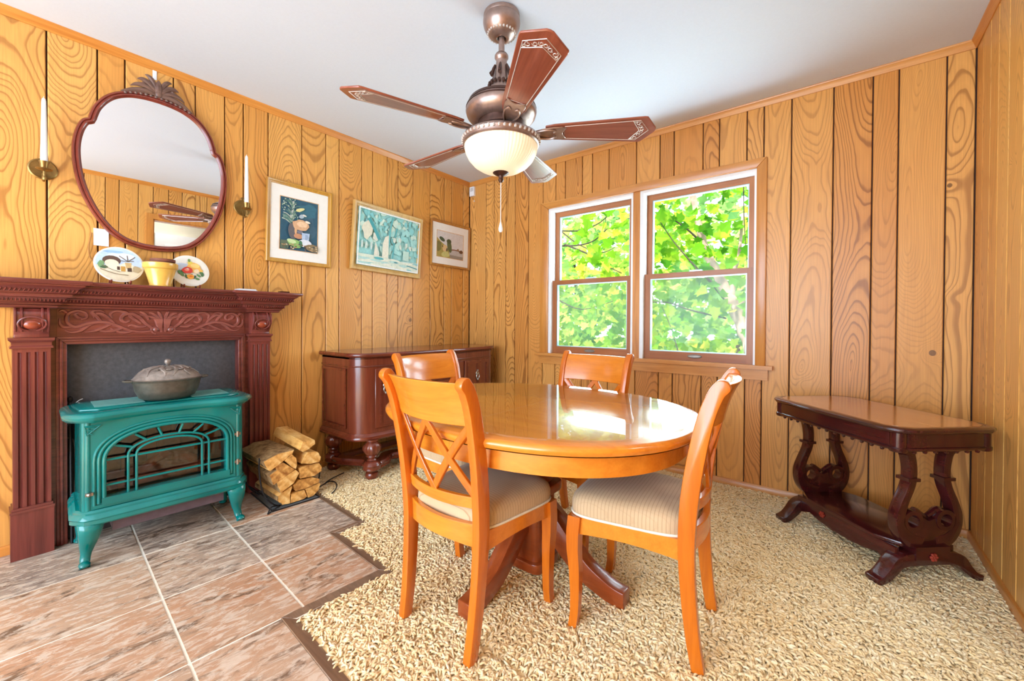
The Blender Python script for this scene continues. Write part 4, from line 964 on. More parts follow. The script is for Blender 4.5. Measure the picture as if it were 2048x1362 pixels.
# base skirt
bp = [(XB-0.01, -HWD-0.005), (XF-0.05, -HWD-0.012), (XF+0.0, -HWD+0.02), (XF+0.008, -HWD+0.05), (XF+0.008, HWD-0.05), (XF+0.0, HWD-0.02), (XF-0.05, HWD+0.012), (XB-0.01, HWD+0.005)]
b = B(); b.sweep(bp, [(-0.03, 0.176), (0.010, 0.176), (0.018, 0.184), (0.016, 0.198), (0.020, 0.204), (0.014, 0.216), (0.008, 0.222), (0.008, 0.230), (0.0, 0.238), (-0.03, 0.240)]); b.prism(bp, 0.18, 0.238); ob('base_skirt', b, M_teal, st)
b = B(); b.box(-0.10, 0.145, -0.20, 0.215, 0.125, 0.176, 0.003); ob('burner_pan', b, plain('grey_burner_pan', srgb(98, 84, 92), 0.5, 0.3), st)
for sx, sy in ((1, -1), (1, 1), (-1, -1), (-1, 1)):
    x0, y0 = (XF-0.012 if sx > 0 else XB+0.02), sy*0.288
    cl = bez([(0.0, 0.186), (0.010, 0.160), (0.0, 0.115), (-0.016, 0.070), (-0.018, 0.035), (-0.006, 0.014), (0.012, 0.008)], 5)
    b = B(); N = len(cl); rings = []
    for i, p in enumerate(cl):
        t = i/(N-1); hw = interp([0, 0.25, 0.6, 0.85, 1], [0.055, 0.044, 0.022, 0.019, 0.022], t); dp = interp([0, 0.3, 0.6, 0.85, 1], [0.030, 0.024, 0.017, 0.014, 0.010], t)
        inw = interp([0, 0.3, 0.7, 1], [0.022, 0.016, 0.004, 0.0], t)*(-sy)
        x = x0+sx*p.x*1.3; y = y0+inw; z = max(p.y, 0.0)
        rings.append([b.v((x+dp*math.cos(a), y+hw*math.sin(a)*0.85, max(0.0, z+(0.008*math.sin(a+PI/2) if t > 0.8 else 0)-(0.008 if t > 0.9 else 0)))) for a in [2*PI*k/12 for k in range(12)]])
    for A, C in zip(rings, rings[1:]):
        for k in range(12): b.f([A[k], A[(k+1) % 12], C[(k+1) % 12], C[k]])
    b.f(rings[0]); b.f(rings[-1]); bmesh.ops.recalc_face_normals(b.bm, faces=b.bm.faces[:]); lg = ob('leg', b, M_teal, st, ang=70)
    b = B(); b.ball((x0+sx*0.006, y0, 0.013), 0.020, 12, 1.25, 1.0, 0.65); ob('toe', b, M_teal, lg)
# top plate
half = bez([(0.162, 0.0), (0.170, 0.12), (0.192, 0.22), (0.200, 0.262)], 6)
front = [(p[0], -p[1]) for p in half][::-1] + [(p[0], p[1]) for p in half][1:]
tp = [(-0.185, -0.315), (-0.11, -0.342), (0.12, -0.342), (0.18, -0.300)] + front + [(0.18, 0.300), (0.12, 0.342), (-0.11, 0.342), (-0.185, 0.315)]
b = B(); b.sweep(tp, [(-0.05, 0.618), (-0.006, 0.618), (0.000, 0.624), (0.008, 0.632), (0.010, 0.642), (0.004, 0.652), (-0.006, 0.657), (-0.05, 0.658)], True); b.prism([(x*0.96, y*0.97) for x, y in tp], 0.624, 0.656); top = ob('top_plate', b, M_teal, st)
b = B(); b.prism([(-0.16, -0.30), (-0.10, -0.315), (0.09, -0.30), (0.125, -0.24), (0.10, -0.12), (0.09, 0), (0.10, 0.12), (0.125, 0.24), (0.09, 0.30), (-0.10, 0.315), (-0.16, 0.30)], 0.655, 0.664, 'xy', 0.005); ob('raised_lid', b, M_teal, top)
b = B()
for k in range(9): x = -0.12+0.022*k; b.box(x-0.004, x+0.004, -0.25, -0.08, 0.664, 0.667, 0.001); b.box(x-0.004, x+0.004, 0.10, 0.26, 0.664, 0.667, 0.001)
ob('vent_louvre', b, plain('pale_teal_louvre', srgb(110, 160, 152), 0.35), top, kind='stuff')
# ---------------------------------------------------------------- oval iron pot on the stove
M_pot = plain('grey_cast_iron', srgb(98, 92, 82), 0.42, 0.55, 0.15, 30, 0.15)
M_lid = plain('pale_cast_iron', srgb(150, 138, 128), 0.45, 0.5, 0.15, 40, 0.2)
pot = thing('casserole_pot', 'oval grey cast iron pot with leaf-embossed lid on top of the teal stove', 'pot', (0.300, -2.440, 0.667), (0, 0, R_(-2)))
b = B(); b.lathe([(0.0, 0.0), (0.085, 0.0), (0.108, 0.012), (0.124, 0.045), (0.132, 0.085), (0.137, 0.094), (0.140, 0.097), (0.136, 0.100), (0.128, 0.098), (0.10, 0.05), (0, 0.03)], 40, sx=0.80, sy=1.0); ob('pot_body', b, M_pot, pot)
b = B(); b.lathe([(0.134, 0.098), (0.137, 0.103), (0.130, 0.108), (0.118, 0.124), (0.095, 0.142), (0.06, 0.155), (0.025, 0.161), (0.0, 0.162)], 40, sx=0.80, sy=1.0); lid = ob('lid', b, M_lid, pot)
b = B(); b.lathe([(0.006, 0.160), (0.008, 0.168), (0.014, 0.178), (0.013, 0.188), (0.007, 0.194), (0, 0.195)], 14); ob('knob', b, M_lid, lid)
b = B(); random.seed(3)
def lidz(r): return interp([0, 0.025, 0.06, 0.095, 0.118, 0.130], [0.162, 0.161, 0.155, 0.142, 0.124, 0.108], r)
for k in range(11):
    a = 2*PI*k/11+0.2; pts = []
    for q in range(6):
        r = 0.03+0.092*q/5; aa = a+0.35*math.sin(q*0.9+k)*0.5; pts.append((r*math.cos(aa)*0.8, r*math.sin(aa), lidz(r)+0.002))
    b.tube(pts, [0.003, 0.008, 0.011, 0.009, 0.006, 0.002], 7, sq=0.5); b.tube(pts, [0.002, 0.002, 0.002, 0.002, 0.002, 0.002], 5)
    for s in (-1, 1): r = 0.085; aa = a+s*0.24; b.ball((r*math.cos(aa)*0.8, r*math.sin(aa), lidz(r)+0.002), 0.010, 8, 1, 1, 0.45)
ob('embossed_leaf', b, M_lid, lid)
for s in (-1, 1):
    b = B(); b.tube([(-0.022, s*0.134, 0.096), (-0.018, s*0.155, 0.098), (0, s*0.162, 0.099), (0.018, s*0.155, 0.098), (0.022, s*0.134, 0.096)], 0.0055, 8); ob('handle', b, M_pot, pot)
# ---------------------------------------------------------------- fire irons
pk = thing('fire_poker', 'slim black iron fire poker leaning on the dark fireback left of the stove', 'poker', (0.045, -2.752, 0.0))
b = B(); b.tube([(0.05, 0.0, 0.003), (0.002, 0.0, 0.60)], 0.005, 8); ob('shaft', b, M_blk, pk)
b = B(); b.M = Matrix.Translation((0.002, 0, 0.59)); b.lathe([(0.005, 0), (0.011, 0.005), (0.007, 0.015), (0.013, 0.035), (0.009, 0.06), (0.006, 0.07), (0.011, 0.080), (0.009, 0.094), (0, 0.10)], 12); ob('grip', b, M_blk, pk)
tg = thing('fire_tongs', 'bent metal fire tongs standing behind the left end of the stove', 'tongs', (0.036, -2.738, 0.0))
b = B(); b.tube(bez([(0.03, 0.0, 0.004), (0.02, 0.0, 0.25), (0.015, 0.0, 0.46), (0.015, -0.03, 0.50), (0.015, -0.025, 0.55), (0.01, 0.0, 0.58), (0.01, -0.015, 0.62), (0.015, 0.01, 0.66), (0.02, 0.028, 0.672)], 6), 0.0032, 7); ob('arm', b, plain('dull_steel', srgb(110, 102, 96), 0.4, 0.8), tg)
b = B(); b.tube(bez([(0.045, 0.012, 0.004), (0.03, 0.012, 0.30), (0.02, 0.005, 0.56), (0.012, -0.005, 0.64)], 6), 0.004, 7); ob('arm', b, M_blk, tg)
# ---------------------------------------------------------------- firewood
def logmats():
    t = NT('cut_log_wood'); v = t.obj(); x, y, z = t.sep(v)
    a = t.noise(t.vec(t.math('MULTIPLY', x, 5), t.math('MULTIPLY', y, 40), t.math('MULTIPLY', z, 40)), 1.0, 4, 0.6)[0]; b_ = t.noise(v, 22, 3)[0]
    rnd = t.n('ShaderNodeObjectInfo').outputs['Random']
    f = t.math('ADD', t.math('MULTIPLY', a, 0.6), t.math('MULTIPLY', b_, 0.35)); f = t.math('ADD', f, t.math('MULTIPLY_ADD', rnd, 0.16, -0.08))
    t.set(color=t.ramp(f, [(0.28, srgb(160, 100, 46)), (0.5, srgb(228, 168, 90)), (0.7, srgb(250, 208, 136))]), rough=0.8, spec=0.2); t.bump(a, 0.5, 0.003)
    k = NT('log_bark'); w = k.noise(k.obj(), 26, 5, 0.65)[0]; k.set(color=k.ramp(w, [(0.3, srgb(96, 66, 40)), (0.7, srgb(186, 146, 98))]), rough=0.9, spec=0.15); k.bump(w, 0.8, 0.006)
    return t.m, k.m
M_cut, M_bark = logmats()
LOGS = dict(
 a=([(-2.069, 0.287), (-1.997, 0.313), (-1.904, 0.315), (-1.914, 0.297), (-1.969, 0.261), (-2.035, 0.225), (-2.051, 0.244)], 'large half-round log on the upper left of the firewood pile', 0.125, (0, 1, 6)),
 b=([(-1.959, 0.263), (-1.921, 0.294), (-1.899, 0.268), (-1.892, 0.225), (-1.899, 0.202), (-1.926, 0.225)], 'small wedge log tucked under the upper left firewood log', 0.16, (2, 3)),
 c=([(-2.042, 0.205), (-2.001, 0.225), (-2.006, 0.246), (-1.964, 0.257), (-1.902, 0.203), (-1.95, 0.176), (-2.019, 0.145)], 'knotty split log at mid height on the left of the firewood pile', 0.14, (0, 6)),
 d=([(-2.004, 0.152), (-1.95, 0.179), (-1.899, 0.199), (-1.877, 0.175), (-1.911, 0.124), (-1.983, 0.089)], 'diagonal split log in the centre of the firewood pile', 0.15, (5,)),
 e=([(-1.916, 0.108), (-1.926, 0.070), (-1.926, 0.010), (-1.969, 0.018), (-1.994, 0.046), (-1.992, 0.072), (-1.95, 0.096)], 'wedge log at the lower left of the firewood pile', 0.14, (3, 4)),
 f=([(-1.923, 0.012), (-1.921, 0.058), (-1.892, 0.066), (-1.846, 0.064), (-1.830, 0.020), (-1.850, 0.011), (-1.877, 0.010)], 'bottom wedge log at the front centre of the firewood pile', 0.15, (4, 5)),
 g=([(-1.911, 0.108), (-1.877, 0.132), (-1.8, 0.125), (-1.757, 0.103), (-1.755, 0.080), (-1.795, 0.077), (-1.841, 0.071), (-1.896, 0.073)], 'broad split log above the bottom logs of the firewood pile', 0.17, (2, 3)),
 h=([(-1.841, 0.066), (-1.755, 0.076), (-1.763, 0.045), (-1.795, 0.017), (-1.826, 0.012)], 'bottom right wedge log of the firewood pile', 0.17, (1, 2)),
 i=([(-1.879, 0.200), (-1.836, 0.205), (-1.758, 0.198), (-1.744, 0.175), (-1.747, 0.149), (-1.789, 0.130), (-1.841, 0.137), (-1.874, 0.138), (-1.877, 0.17)], 'rounded log second from the top on the right of the firewood pile', 0.17, (2, 3, 4)),
 j=([(-1.867, 0.224), (-1.847, 0.26), (-1.831, 0.282), (-1.768, 0.267), (-1.749, 0.235), (-1.758, 0.206), (-1.811, 0.208)], 'log with pale bark edge just below the topmost firewood log', 0.17, (3,)))
random.seed(11)
def make_log(key, poly, lab, xb, bark, xf=0.47, lift=0.0, back=None):
    cy = sum(p[0] for p in poly)/len(poly); cz = sum(p[1] for p in poly)/len(poly)
    # densify the outline, with a little roughness
    den = []
    n = len(poly)
    for i in range(n):
        a, c = Vector(poly[i]), Vector(poly[(i+1) % n])
        for q in range(3):
            p = a.lerp(c, q/3); den.append((p.x-cy+(random.uniform(-.0015, .0015) if q else 0), p.y-cz+(random.uniform(-.0015, .0015) if q else 0), i))
    b = B(); xs = [xb, lerp(xb, xf, .33), lerp(xb, xf, .66), xf-0.006, xf+random.uniform(-0.008, 0.006)]
    rings = []
    for k, x in enumerate(xs):
        sc = 0.965 if k == 4 else 1.0
        oy, oz = (0, 0) if back is None else (back[0]*(xf-x)/(xf-xb), back[1]*(xf-x)/(xf-xb))
        rings.append([b.v((x-xf, y*sc*(1-0.05*(4-k)/4)+oy+random.uniform(-.0012, .0012), z*sc*(1-0.05*(4-k)/4)+oz+random.uniform(-.0012, .0012))) for y, z, _ in den])
    N = len(den)
    for A, C in zip(rings, rings[1:]):
        for i in range(N):
            b.mi = 1 if den[i][2] in bark else 0; b.f([A[i], A[(i+1) % N], C[(i+1) % N], C[i]])
    b.mi = 0; b.f(rings[0]); b.f(rings[-1][::-1]); bmesh.ops.recalc_face_normals(b.bm, faces=b.bm.faces[:])
    o = ob('firewood_log', b, [M_cut, M_bark], loc=(xf, cy, cz+lift), ang=30); tag(o, lab, 'log', 'firewood pile'); return o
for k, (poly, lab, xb, bark) in LOGS.items(): make_log(k, poly, lab, xb, bark)
make_log('k', [(-1.877, 0.300), (-1.857, 0.345), (-1.787, 0.340), (-1.784, 0.318), (-1.821, 0.295), (-1.857, 0.284)], 'topmost split log lying across the top of the firewood pile', 0.14, (3, 4), 0.47, 0.004, (-0.015, 0.035))
rk = thing('log_rack', 'thin black curved metal rack holding the firewood pile', 'log rack', (0.30, -1.9, 0.0))
for x in (-0.12, 0.13):
    b = B(); b.tube(bez([(x, -0.175, 0.30), (x, -0.172, 0.20), (x, -0.150, 0.09), (x, -0.085, 0.010), (x, 0.0, 0.004), (x, 0.085, 0.006), (x, 0.150, 0.07), (x, 0.165, 0.18)], 6), 0.0042, 7); ob('hoop', b, M_blk, rk)
b = B(); b.tube([(-0.13, -0.135, 0.070), (0.14, -0.135, 0.070)], 0.004, 7); b.tube([(-0.13, 0.145, 0.07), (0.14, 0.145, 0.07)], 0.004, 7); ob('cross_bar', b, M_blk, rk)
b = B(); b.tube(bez([(0.13, -0.09, 0.010), (0.16, -0.125, 0.022), (0.19, -0.155, 0.004)], 5), 0.004, 7); b.tube(bez([(0.13, -0.07, 0.006), (0.165, -0.10, 0.012), (0.19, -0.155, 0.004)], 5), 0.004, 7); ob('front_foot', b, M_blk, rk)
tr_ = thing('metal_tray', 'flat grey metal tray with dark rim under the firewood pile', 'tray', (0.30, -1.885, 0.0), (0, 0, -A_))
ob('plate', B().box(-0.18, 0.185, -0.13, 0.125, 0.001, 0.004), plain('grey_tray_metal', srgb(140, 146, 150), 0.35, 0.4), tr_)
b = B(); b.tube([(-0.18, -0.13, 0.004), (0.185, -0.13, 0.004), (0.185, 0.125, 0.004), (-0.18, 0.125, 0.004)], 0.004, 6, True); ob('rim', b, M_blk, tr_)
b = B(); b.tube(bez([(0.30, -1.735, 0.006), (0.345, -1.70, 0.008), (0.335, -1.66, 0.010), (0.322, -1.625, 0.012), (0.36, -1.607, 0.014), (0.427, -1.626, 0.014), (0.483, -1.668, 0.012), (0.512, -1.705, 0.010)], 6), 0.0035, 6)
b.tube(bez([(0.339, -1.663, 0.010), (0.30, -1.60, 0.014), (0.262, -1.485, 0.016)], 5), 0.0035, 6)
tag(ob('power_cord', b, M_blk), 'thin black cord looping on the carpet beside the firewood', 'cord')
# ---------------------------------------------------------------- wall mirror
def mirror_mat():
    t = NT('mirror_silver'); t.set(color=(0.93, 0.94, 0.95, 1), metal=1.0, rough=0.0); return t.m
mir = thing('wall_mirror', 'large round-shouldered wall mirror with carved crest above the mantel', 'mirror', (0.006, -2.423, 1.425), (0, R_(1.7), 0))
hm = [(0, 2.247), (0.06, 2.243), (0.12, 2.229), (0.175, 2.200), (0.215, 2.160), (0.246, 2.108), (0.262, 2.056), (0.264, 2.040), (0.285, 2.026), (0.303, 1.988), (0.316, 1.93), (0.320, 1.87), (0.316, 1.80), (0.305, 1.73), (0.285, 1.66), (0.25, 1.58), (0.20, 1.505), (0.14, 1.455), (0.07, 1.431), (0, 1.425)]
hm = [(d, z-1.425) for d, z in hm]
h1 = [tuple(p) for p in bez(hm[:8], 4)]; h2 = [tuple(p) for p in bez(hm[7:], 4)]
halfm = h1 + h2[1:]
outl = [(d, z) for d, z in halfm] + [(-d, z) for d, z in halfm[::-1]][1:-1]          # clockwise seen from the room
def ring2(pts, prof, b):
    N = len(pts); rings = []
    for i in range(N):
        a, c = Vector(pts[i-1]), Vector(pts[(i+1) % N]); d = (c-a).normalized(); n = Vector((d.y, -d.x))          # inward for clockwise
        rings.append([b.v((x, pts[i][0]+n.x*o, pts[i][1]+n.y*o)) for o, x in prof])
    for i in range(N):
        A, C = rings[i], rings[(i+1) % N]
        for k in range(len(prof)-1): b.f([A[k], A[k+1], C[k+1], C[k]])
    bmesh.ops.recalc_face_normals(b.bm, faces=b.bm.faces[:])
def inset(pts, o):
    N = len(pts); out = []
    for i in range(N):
        a, c = Vector(pts[i-1]), Vector(pts[(i+1) % N]); d = (c-a).normalized(); n = Vector((d.y, -d.x)); out.append((pts[i][0]+n.x*o, pts[i][1]+n.y*o))
    return out
M_mf = wood('mirror_frame_mahogany', srgb(96, 34, 26), srgb(150, 66, 48), 'z', 0.28, 0.4)
b = B(); ring2(outl, [(0, 0.0), (0.0, 0.012), (0.004, 0.019), (0.009, 0.019), (0.012, 0.015), (0.016, 0.022), (0.022, 0.022), (0.026, 0.015), (0.031, 0.011), (0.031, 0.0)], b); ob('frame', b, M_mf, mir)
ob('glass', B().prism(inset(outl, 0.028)[::-1], 0.004, 0.009, 'yz'), mirror_mat(), mir)
b = B(); zc = 0.822; X = 0.016
def leafp(pts, w, tk=0.010):
    c = bez([(X, y, z) for y, z in pts], 5); N = len(c)
    b.tube(c, [max(0.0012, 1.35*w*math.sin(PI*(0.12+0.86*i/(N-1)))) for i in range(N)], 7, sq=0.7, upv=(1, 0, 0))
for s in (-1, 1):
    leafp([(s*0.012, zc+0.004), (s*0.05, zc+0.010), (s*0.10, zc-0.004), (s*0.15, zc-0.030)], 0.011)
    leafp([(s*0.01, zc+0.012), (s*0.05, zc+0.034), (s*0.085, zc+0.032), (s*0.112, zc+0.014)], 0.009)
    leafp([(s*0.01, zc+0.02), (s*0.035, zc+0.052), (s*0.062, zc+0.066), (s*0.086, zc+0.060)], 0.010)
    leafp([(s*0.006, zc+0.025), (s*0.02, zc+0.065), (s*0.038, zc+0.090), (s*0.056, zc+0.094)], 0.009)
    leafp([(s*0.045, zc+0.022), (s*0.062, zc+0.042), (s*0.054, zc+0.052), (s*0.044, zc+0.044)], 0.006)
    for k in range(7): b.ball((X+0.004, s*(0.012+0.020*k), zc-0.006-0.0007*k*k), 0.007, 7)
leafp([(0, zc), (0, zc+0.05), (0, zc+0.088)], 0.013); b.ball((X, 0, zc+0.014), 0.016, 10, 0.7, 1, 1.3)
ob('crest', b, wood('crest_walnut', srgb(74, 48, 40), srgb(140, 106, 92), 'y', 0.5, 0.1), mir)
b = B(); b.box(0.001, 0.003, -0.016, 0.001, 2.352, 2.402); hs = ob('hanging_strap', b, M_white, loc=(0, -2.423, 0)); tag(hs, 'short white strap on the wall above the mirror crest', 'strap')
# ---------------------------------------------------------------- sconces with candles
M_brass = plain('old_brass', srgb(142, 112, 62), 0.35, 0.8, 0.12, 40)
M_wax = plain('white_wax', srgb(246, 246, 248), 0.4, 0, 0.01)
for y, side in ((-2.832, 'left of the mirror'), (-2.012, 'right of the mirror')):
    s = thing('wall_sconce', 'brass single-arm candle sconce ' + side, 'sconce', (0.0, y, 1.68), group='pair of candle sconces')
    b = B(); b.M = Matrix.Rotation(PI/2, 4, 'Y'); b.lathe([(0, 0), (0.046, 0.0), (0.048, 0.004), (0.043, 0.007), (0.034, 0.005), (0, 0.009)], 28); b.M = Matrix.Identity(4)
    for v in b.bm.verts: v.co.z += 0.072
    b.ball((0.004, 0, 0.126), 0.012, 10, 0.4); ob('backplate', b, M_brass, s)
    b = B(); b.tube(bez([(0.006, 0, 0.050), (0.025, 0, 0.018), (0.05, 0, 0.010), (0.068, 0, 0.024), (0.07, 0, 0.050)], 5), 0.005, 8); b.ball((0.07, 0, 0.018), 0.008, 8, 1, 1, 1.6); ob('arm', b, M_brass, s)
    b = B(); b.lathe([(0.006, 0.048), (0.024, 0.053), (0.028, 0.058), (0.026, 0.060), (0.014, 0.056)], 22, (0.07, 0, 0)); ob('drip_pan', b, M_brass, s)
    b = B(); b.lathe([(0.010, 0.056), (0.013, 0.062), (0.014, 0.080), (0.018, 0.092), (0.016, 0.093), (0.012, 0.080), (0.0, 0.078)], 18, (0.07, 0, 0)); ob('candle_cup', b, M_brass, s)
    c = thing('candle', 'tall white taper candle in the sconce ' + side, 'candle', (0.07, y, 1.759), group='taper candles')
    b = B(); b.lathe([(0.0, 0), (0.0115, 0), (0.0118, 0.03), (0.0075, 0.288), (0.006, 0.296), (0.003, 0.300), (0, 0.300)], 16); ob('wax', b, M_wax, c)
    b = B(); b.tube([(0, 0, 0.298), (0.001, 0, 0.308)], 0.0012, 5); ob('wick', b, M_pip, c)
# ---------------------------------------------------------------- flat painted prints
_cm = {}
def paint(c):
    if c not in _cm: _cm[c] = plain('paint_%d_%d_%d' % c, srgb(*c), 0.55, 0, 0.05, 60)
    return _cm[c]
class Art:
    def __init__(s): s.items = []
    def poly(s, c, pts): s.items.append((c, pts)); return s
    def blob(s, c, y, z, ry, rz, n=14, jit=0.0, rot=0.0):
        p = []
        for k in range(n):
            a = 2*PI*k/n; j = 1+random.uniform(-jit, jit); u, v = ry*j*math.cos(a), rz*j*math.sin(a); p.append((y+u*math.cos(rot)-v*math.sin(rot), z+u*math.sin(rot)+v*math.cos(rot)))
        return s.poly(c, p)
    def line(s, c, pts, w):
        q = [tuple(p) for p in bez(pts, 4)]; return s.poly(c, strip(q, w))
    def build(s, name, parent, x, put=None, clip=None):
        b = B(); mats = []
        for k, (c, pts) in enumerate(s.items):
            m = paint(c)
            if m not in mats: mats.append(m)
            b.mi = mats.index(m); xx = x+0.00012*(k+1)
            if clip: pts = [(max(clip[0], min(clip[1], y)), max(clip[2], min(clip[3], z))) for y, z in pts]
            vs = [b.v(put(y, z, xx) if put else (xx, y, z)) for y, z in pts]; f = b.f(vs)
        b.bm.normal_update()
        return ob(name, b, mats, parent)
def picture(nm, lab, yc, zc, w, h, fwid, mat_w, mat_h, pw, ph, poy, poz, roll, art, fmat, tilt=1.0, depth=0.02):
    p = thing(nm, lab, 'picture', (0.003, yc, zc-h/2), (R_(roll), R_(tilt), 0), 'framed pictures on the left wall')
    out = [(-w/2, 0), (-w/2, h), (w/2, h), (w/2, 0)]
    prof = [(0, 0), (0, depth), (0.004, depth+0.003), (fwid*0.45, depth), (fwid*0.55, depth-0.004), (fwid*0.9, depth-0.007), (fwid, depth-0.010), (fwid, 0)]
    b = B(); rings = []
    pts = [Vector(q) for q in out]; dirs = [Vector((1, 1)), Vector((1, -1)), Vector((-1, -1)), Vector((-1, 1))]
    for q, d in zip(pts, dirs): rings.append([b.v((x, q.x+d.x*o, q.y+d.y*o)) for o, x in prof])
    for i in range(4):
        A, C = rings[i], rings[(i+1) % 4]
        for k in range(len(prof)-1): b.f([A[k], A[k+1], C[k+1], C[k]])
    bmesh.ops.recalc_face_normals(b.bm, faces=b.bm.faces[:]); ob('frame', b, fmat, p)
    xm = depth-0.012
    ob('mat_board', B().box(0.0, xm, -w/2+fwid*0.8, w/2-fwid*0.8, fwid*0.8, h-fwid*0.8), plain('mat_board_white', srgb(240, 236, 230), 0.8, 0, 0.01), p)
    cy, cz = poy, h/2+poz
    if pw > 0:
        b = B(); 
        for q in ((-pw/2-0.004, -pw/2, -ph/2-0.004, ph/2+0.004), (pw/2, pw/2+0.004, -ph/2-0.004, ph/2+0.004), (-pw/2, pw/2, -ph/2-0.004, -ph/2), (-pw/2, pw/2, ph/2, ph/2+0.004)): b.box(xm, xm+0.0015, cy+q[0], cy+q[1], cz+q[2], cz+q[3])
        ob('mat_bevel', b, plain('mat_bevel_tan', srgb(214, 170, 120), 0.6), p)
    a = Art(); art(a, pw/2, ph/2)
    a.build('artwork', p, xm, put=lambda y, z, x: (x, cy+y, cz+z), clip=(-pw/2, pw/2, -ph/2, ph/2))
    return p
random.seed(21)
def art1(a, w, h):
    a.poly((40, 84, 106), [(-w, -h), (-w, h), (w, h), (w, -h)]); a.blob((52, 104, 124), 0.06, 0.10, 0.06, 0.06, 12, 0.3); a.blob((58, 92, 112), 0.05, -0.02, 0.07, 0.09, 12, 0.25)
    a.line((196, 206, 204), [(-0.055, 0.01), (-0.055, 0.06), (-0.04, 0.12), (-0.045, 0.155)], 0.006)
    for k in range(34):
        y, z = random.uniform(-0.115, 0.0), random.uniform(0.02, 0.165); a.line(random.choice(((150, 176, 160), (196, 206, 190), (120, 150, 140), (90, 130, 120))), [(-0.05, z-0.03), (lerp(-0.05, y, .6), z-0.005), (y, z)], 0.0028)
    for k in range(40): a.blob(random.choice(((170, 190, 170), (110, 148, 130), (206, 214, 196))), random.uniform(-0.118, -0.005), random.uniform(0.03, 0.165), 0.006, 0.003, 7, 0.2, random.uniform(0, 3))
    a.blob((220, 214, 150), 0.0, 0.105, 0.03, 0.012, 10, 0.2, 0.4); a.blob((170, 186, 196), 0.01, 0.062, 0.02, 0.013, 10, 0.1, 0.5); a.blob((226, 220, 206), 0.03, 0.072, 0.014, 0.006, 8, 0.1, -0.3)
    a.blob((96, 92, 96), -0.045, -0.045, 0.034, 0.055, 14, 0.08); a.blob((222, 172, 124), -0.028, -0.035, 0.008, 0.034); a.blob((214, 168, 128), 0.005, 0.0, 0.055, 0.036, 14, 0.12); a.blob((236, 198, 160), 0.015, 0.008, 0.035, 0.018, 12, 0.1); a.blob((240, 226, 206), 0.05, 0.03, 0.018, 0.008, 9, 0.1, -0.2)
    a.blob((196, 140, 104), -0.01, -0.075, 0.03, 0.018); a.blob((120, 120, 132), 0.0, -0.045, 0.02, 0.012)
    a.poly((176, 196, 222), [(0.012, -0.048), (0.066, -0.046), (0.060, -0.10), (0.014, -0.102)]); a.blob((222, 226, 234), 0.035, -0.118, 0.046, 0.026); a.blob((150, 170, 200), 0.045, -0.075, 0.012, 0.02, 8, 0.2)
    a.blob((136, 116, 84), 0.085, -0.145, 0.05, 0.024, 12, 0.2); a.blob((92, 106, 84), -0.1, -0.14, 0.04, 0.026, 12, 0.25)
    a.blob((140, 184, 104), -0.03, -0.128, 0.05, 0.028, 14, 0.1, -0.15); a.blob((196, 216, 160), -0.055, -0.115, 0.03, 0.014, 10, 0.1, -0.2); a.blob((70, 120, 90), 0.005, -0.125, 0.012, 0.022)
    for k in range(40): a.blob(random.choice(((216, 196, 160), (120, 90, 66), (60, 80, 80), (186, 150, 110))), random.uniform(-0.12, 0.12), random.uniform(-0.168, -0.13), 0.006, 0.004, 7, 0.3)
def art2(a, w, h):
    a.poly((156, 214, 212), [(-w, -h), (-w, h), (w, h), (w, -h)])
    for k in range(130): a.blob(random.choice(((166, 220, 216), (186, 226, 216), (134, 204, 206), (206, 230, 216), (150, 212, 210))), random.uniform(-w, w), random.uniform(-h*0.4, h), random.uniform(0.01, 0.04), random.uniform(0.01, 0.03), 9, 0.35, random.uniform(0, 3))
    a.blob((226, 222, 200), -0.21, 0.06, 0.045, 0.07, 12, 0.2); a.blob((220, 220, 204), -0.13, 0.02, 0.03, 0.03, 10, 0.3)
    a.line((72, 160, 168), [(-0.20, 0.15), (-0.165, 0.10), (-0.13, 0.05), (-0.10, 0.0)], 0.014); a.line((100, 180, 184), [(-0.02, -h*0.5), (-0.01, 0.02), (0.0, 0.12), (0.02, 0.2)], 0.008); a.line((84, 170, 176), [(0.03, -h*0.6), (0.04, 0.0), (0.06, 0.12)], 0.006)
    a.poly((232, 228, 208), [(-0.07, -0.145), (-0.068, -0.03), (-0.05, 0.03), (-0.015, 0.05), (-0.01, -0.15)]); a.poly((228, 224, 206), [(-0.145, -0.13), (-0.135, -0.02), (-0.10, -0.10), (-0.095, -0.14)])
    for y in (-0.25, -0.215, -0.17): a.blob((206, 220, 212), y, -0.06, 0.010, 0.030, 10, 0.2)
    for y, z in ((0.09, 0.03), (0.04, 0.02), (0.10, -0.03), (0.16, 0.0), (0.20, -0.02)): a.blob((214, 224, 212), y, z, 0.012, 0.022, 9, 0.3, random.uniform(-0.5, 0.5))
    a.poly((190, 220, 208), [(0.13, -0.13), (0.13, -0.05), (0.19, -0.05), (0.19, -0.13)])
    a.poly((216, 226, 208), [(-w, -h), (-w, -0.135), (-0.1, -0.13), (0.1, -0.145), (w, -0.13), (w, -h)])
    for k in range(26): a.blob(random.choice(((180, 216, 210), (230, 232, 214), (150, 204, 204))), random.uniform(-w, w), random.uniform(-h, -0.14), 0.05, 0.010, 9, 0.3)
    a.line((70, 150, 160), [(0.17, -0.17), (0.22, -0.175), (w, -0.185)], 0.004); a.blob((60, 130, 140), 0.06, -0.16, 0.02, 0.005); a.blob((90, 176, 180), -0.10, -0.15, 0.045, 0.010)
    b = 0.010
    for q in ([(-w, -h), (-w, h), (-w+b, h), (-w+b, -h)], [(w-b, -h), (w-b, h), (w, h), (w, -h)], [(-w, h-b), (-w, h), (w, h), (w, h-b)], [(-w, -h), (-w, -h+b), (w, -h+b), (w, -h)]): a.poly((244, 246, 244), q)
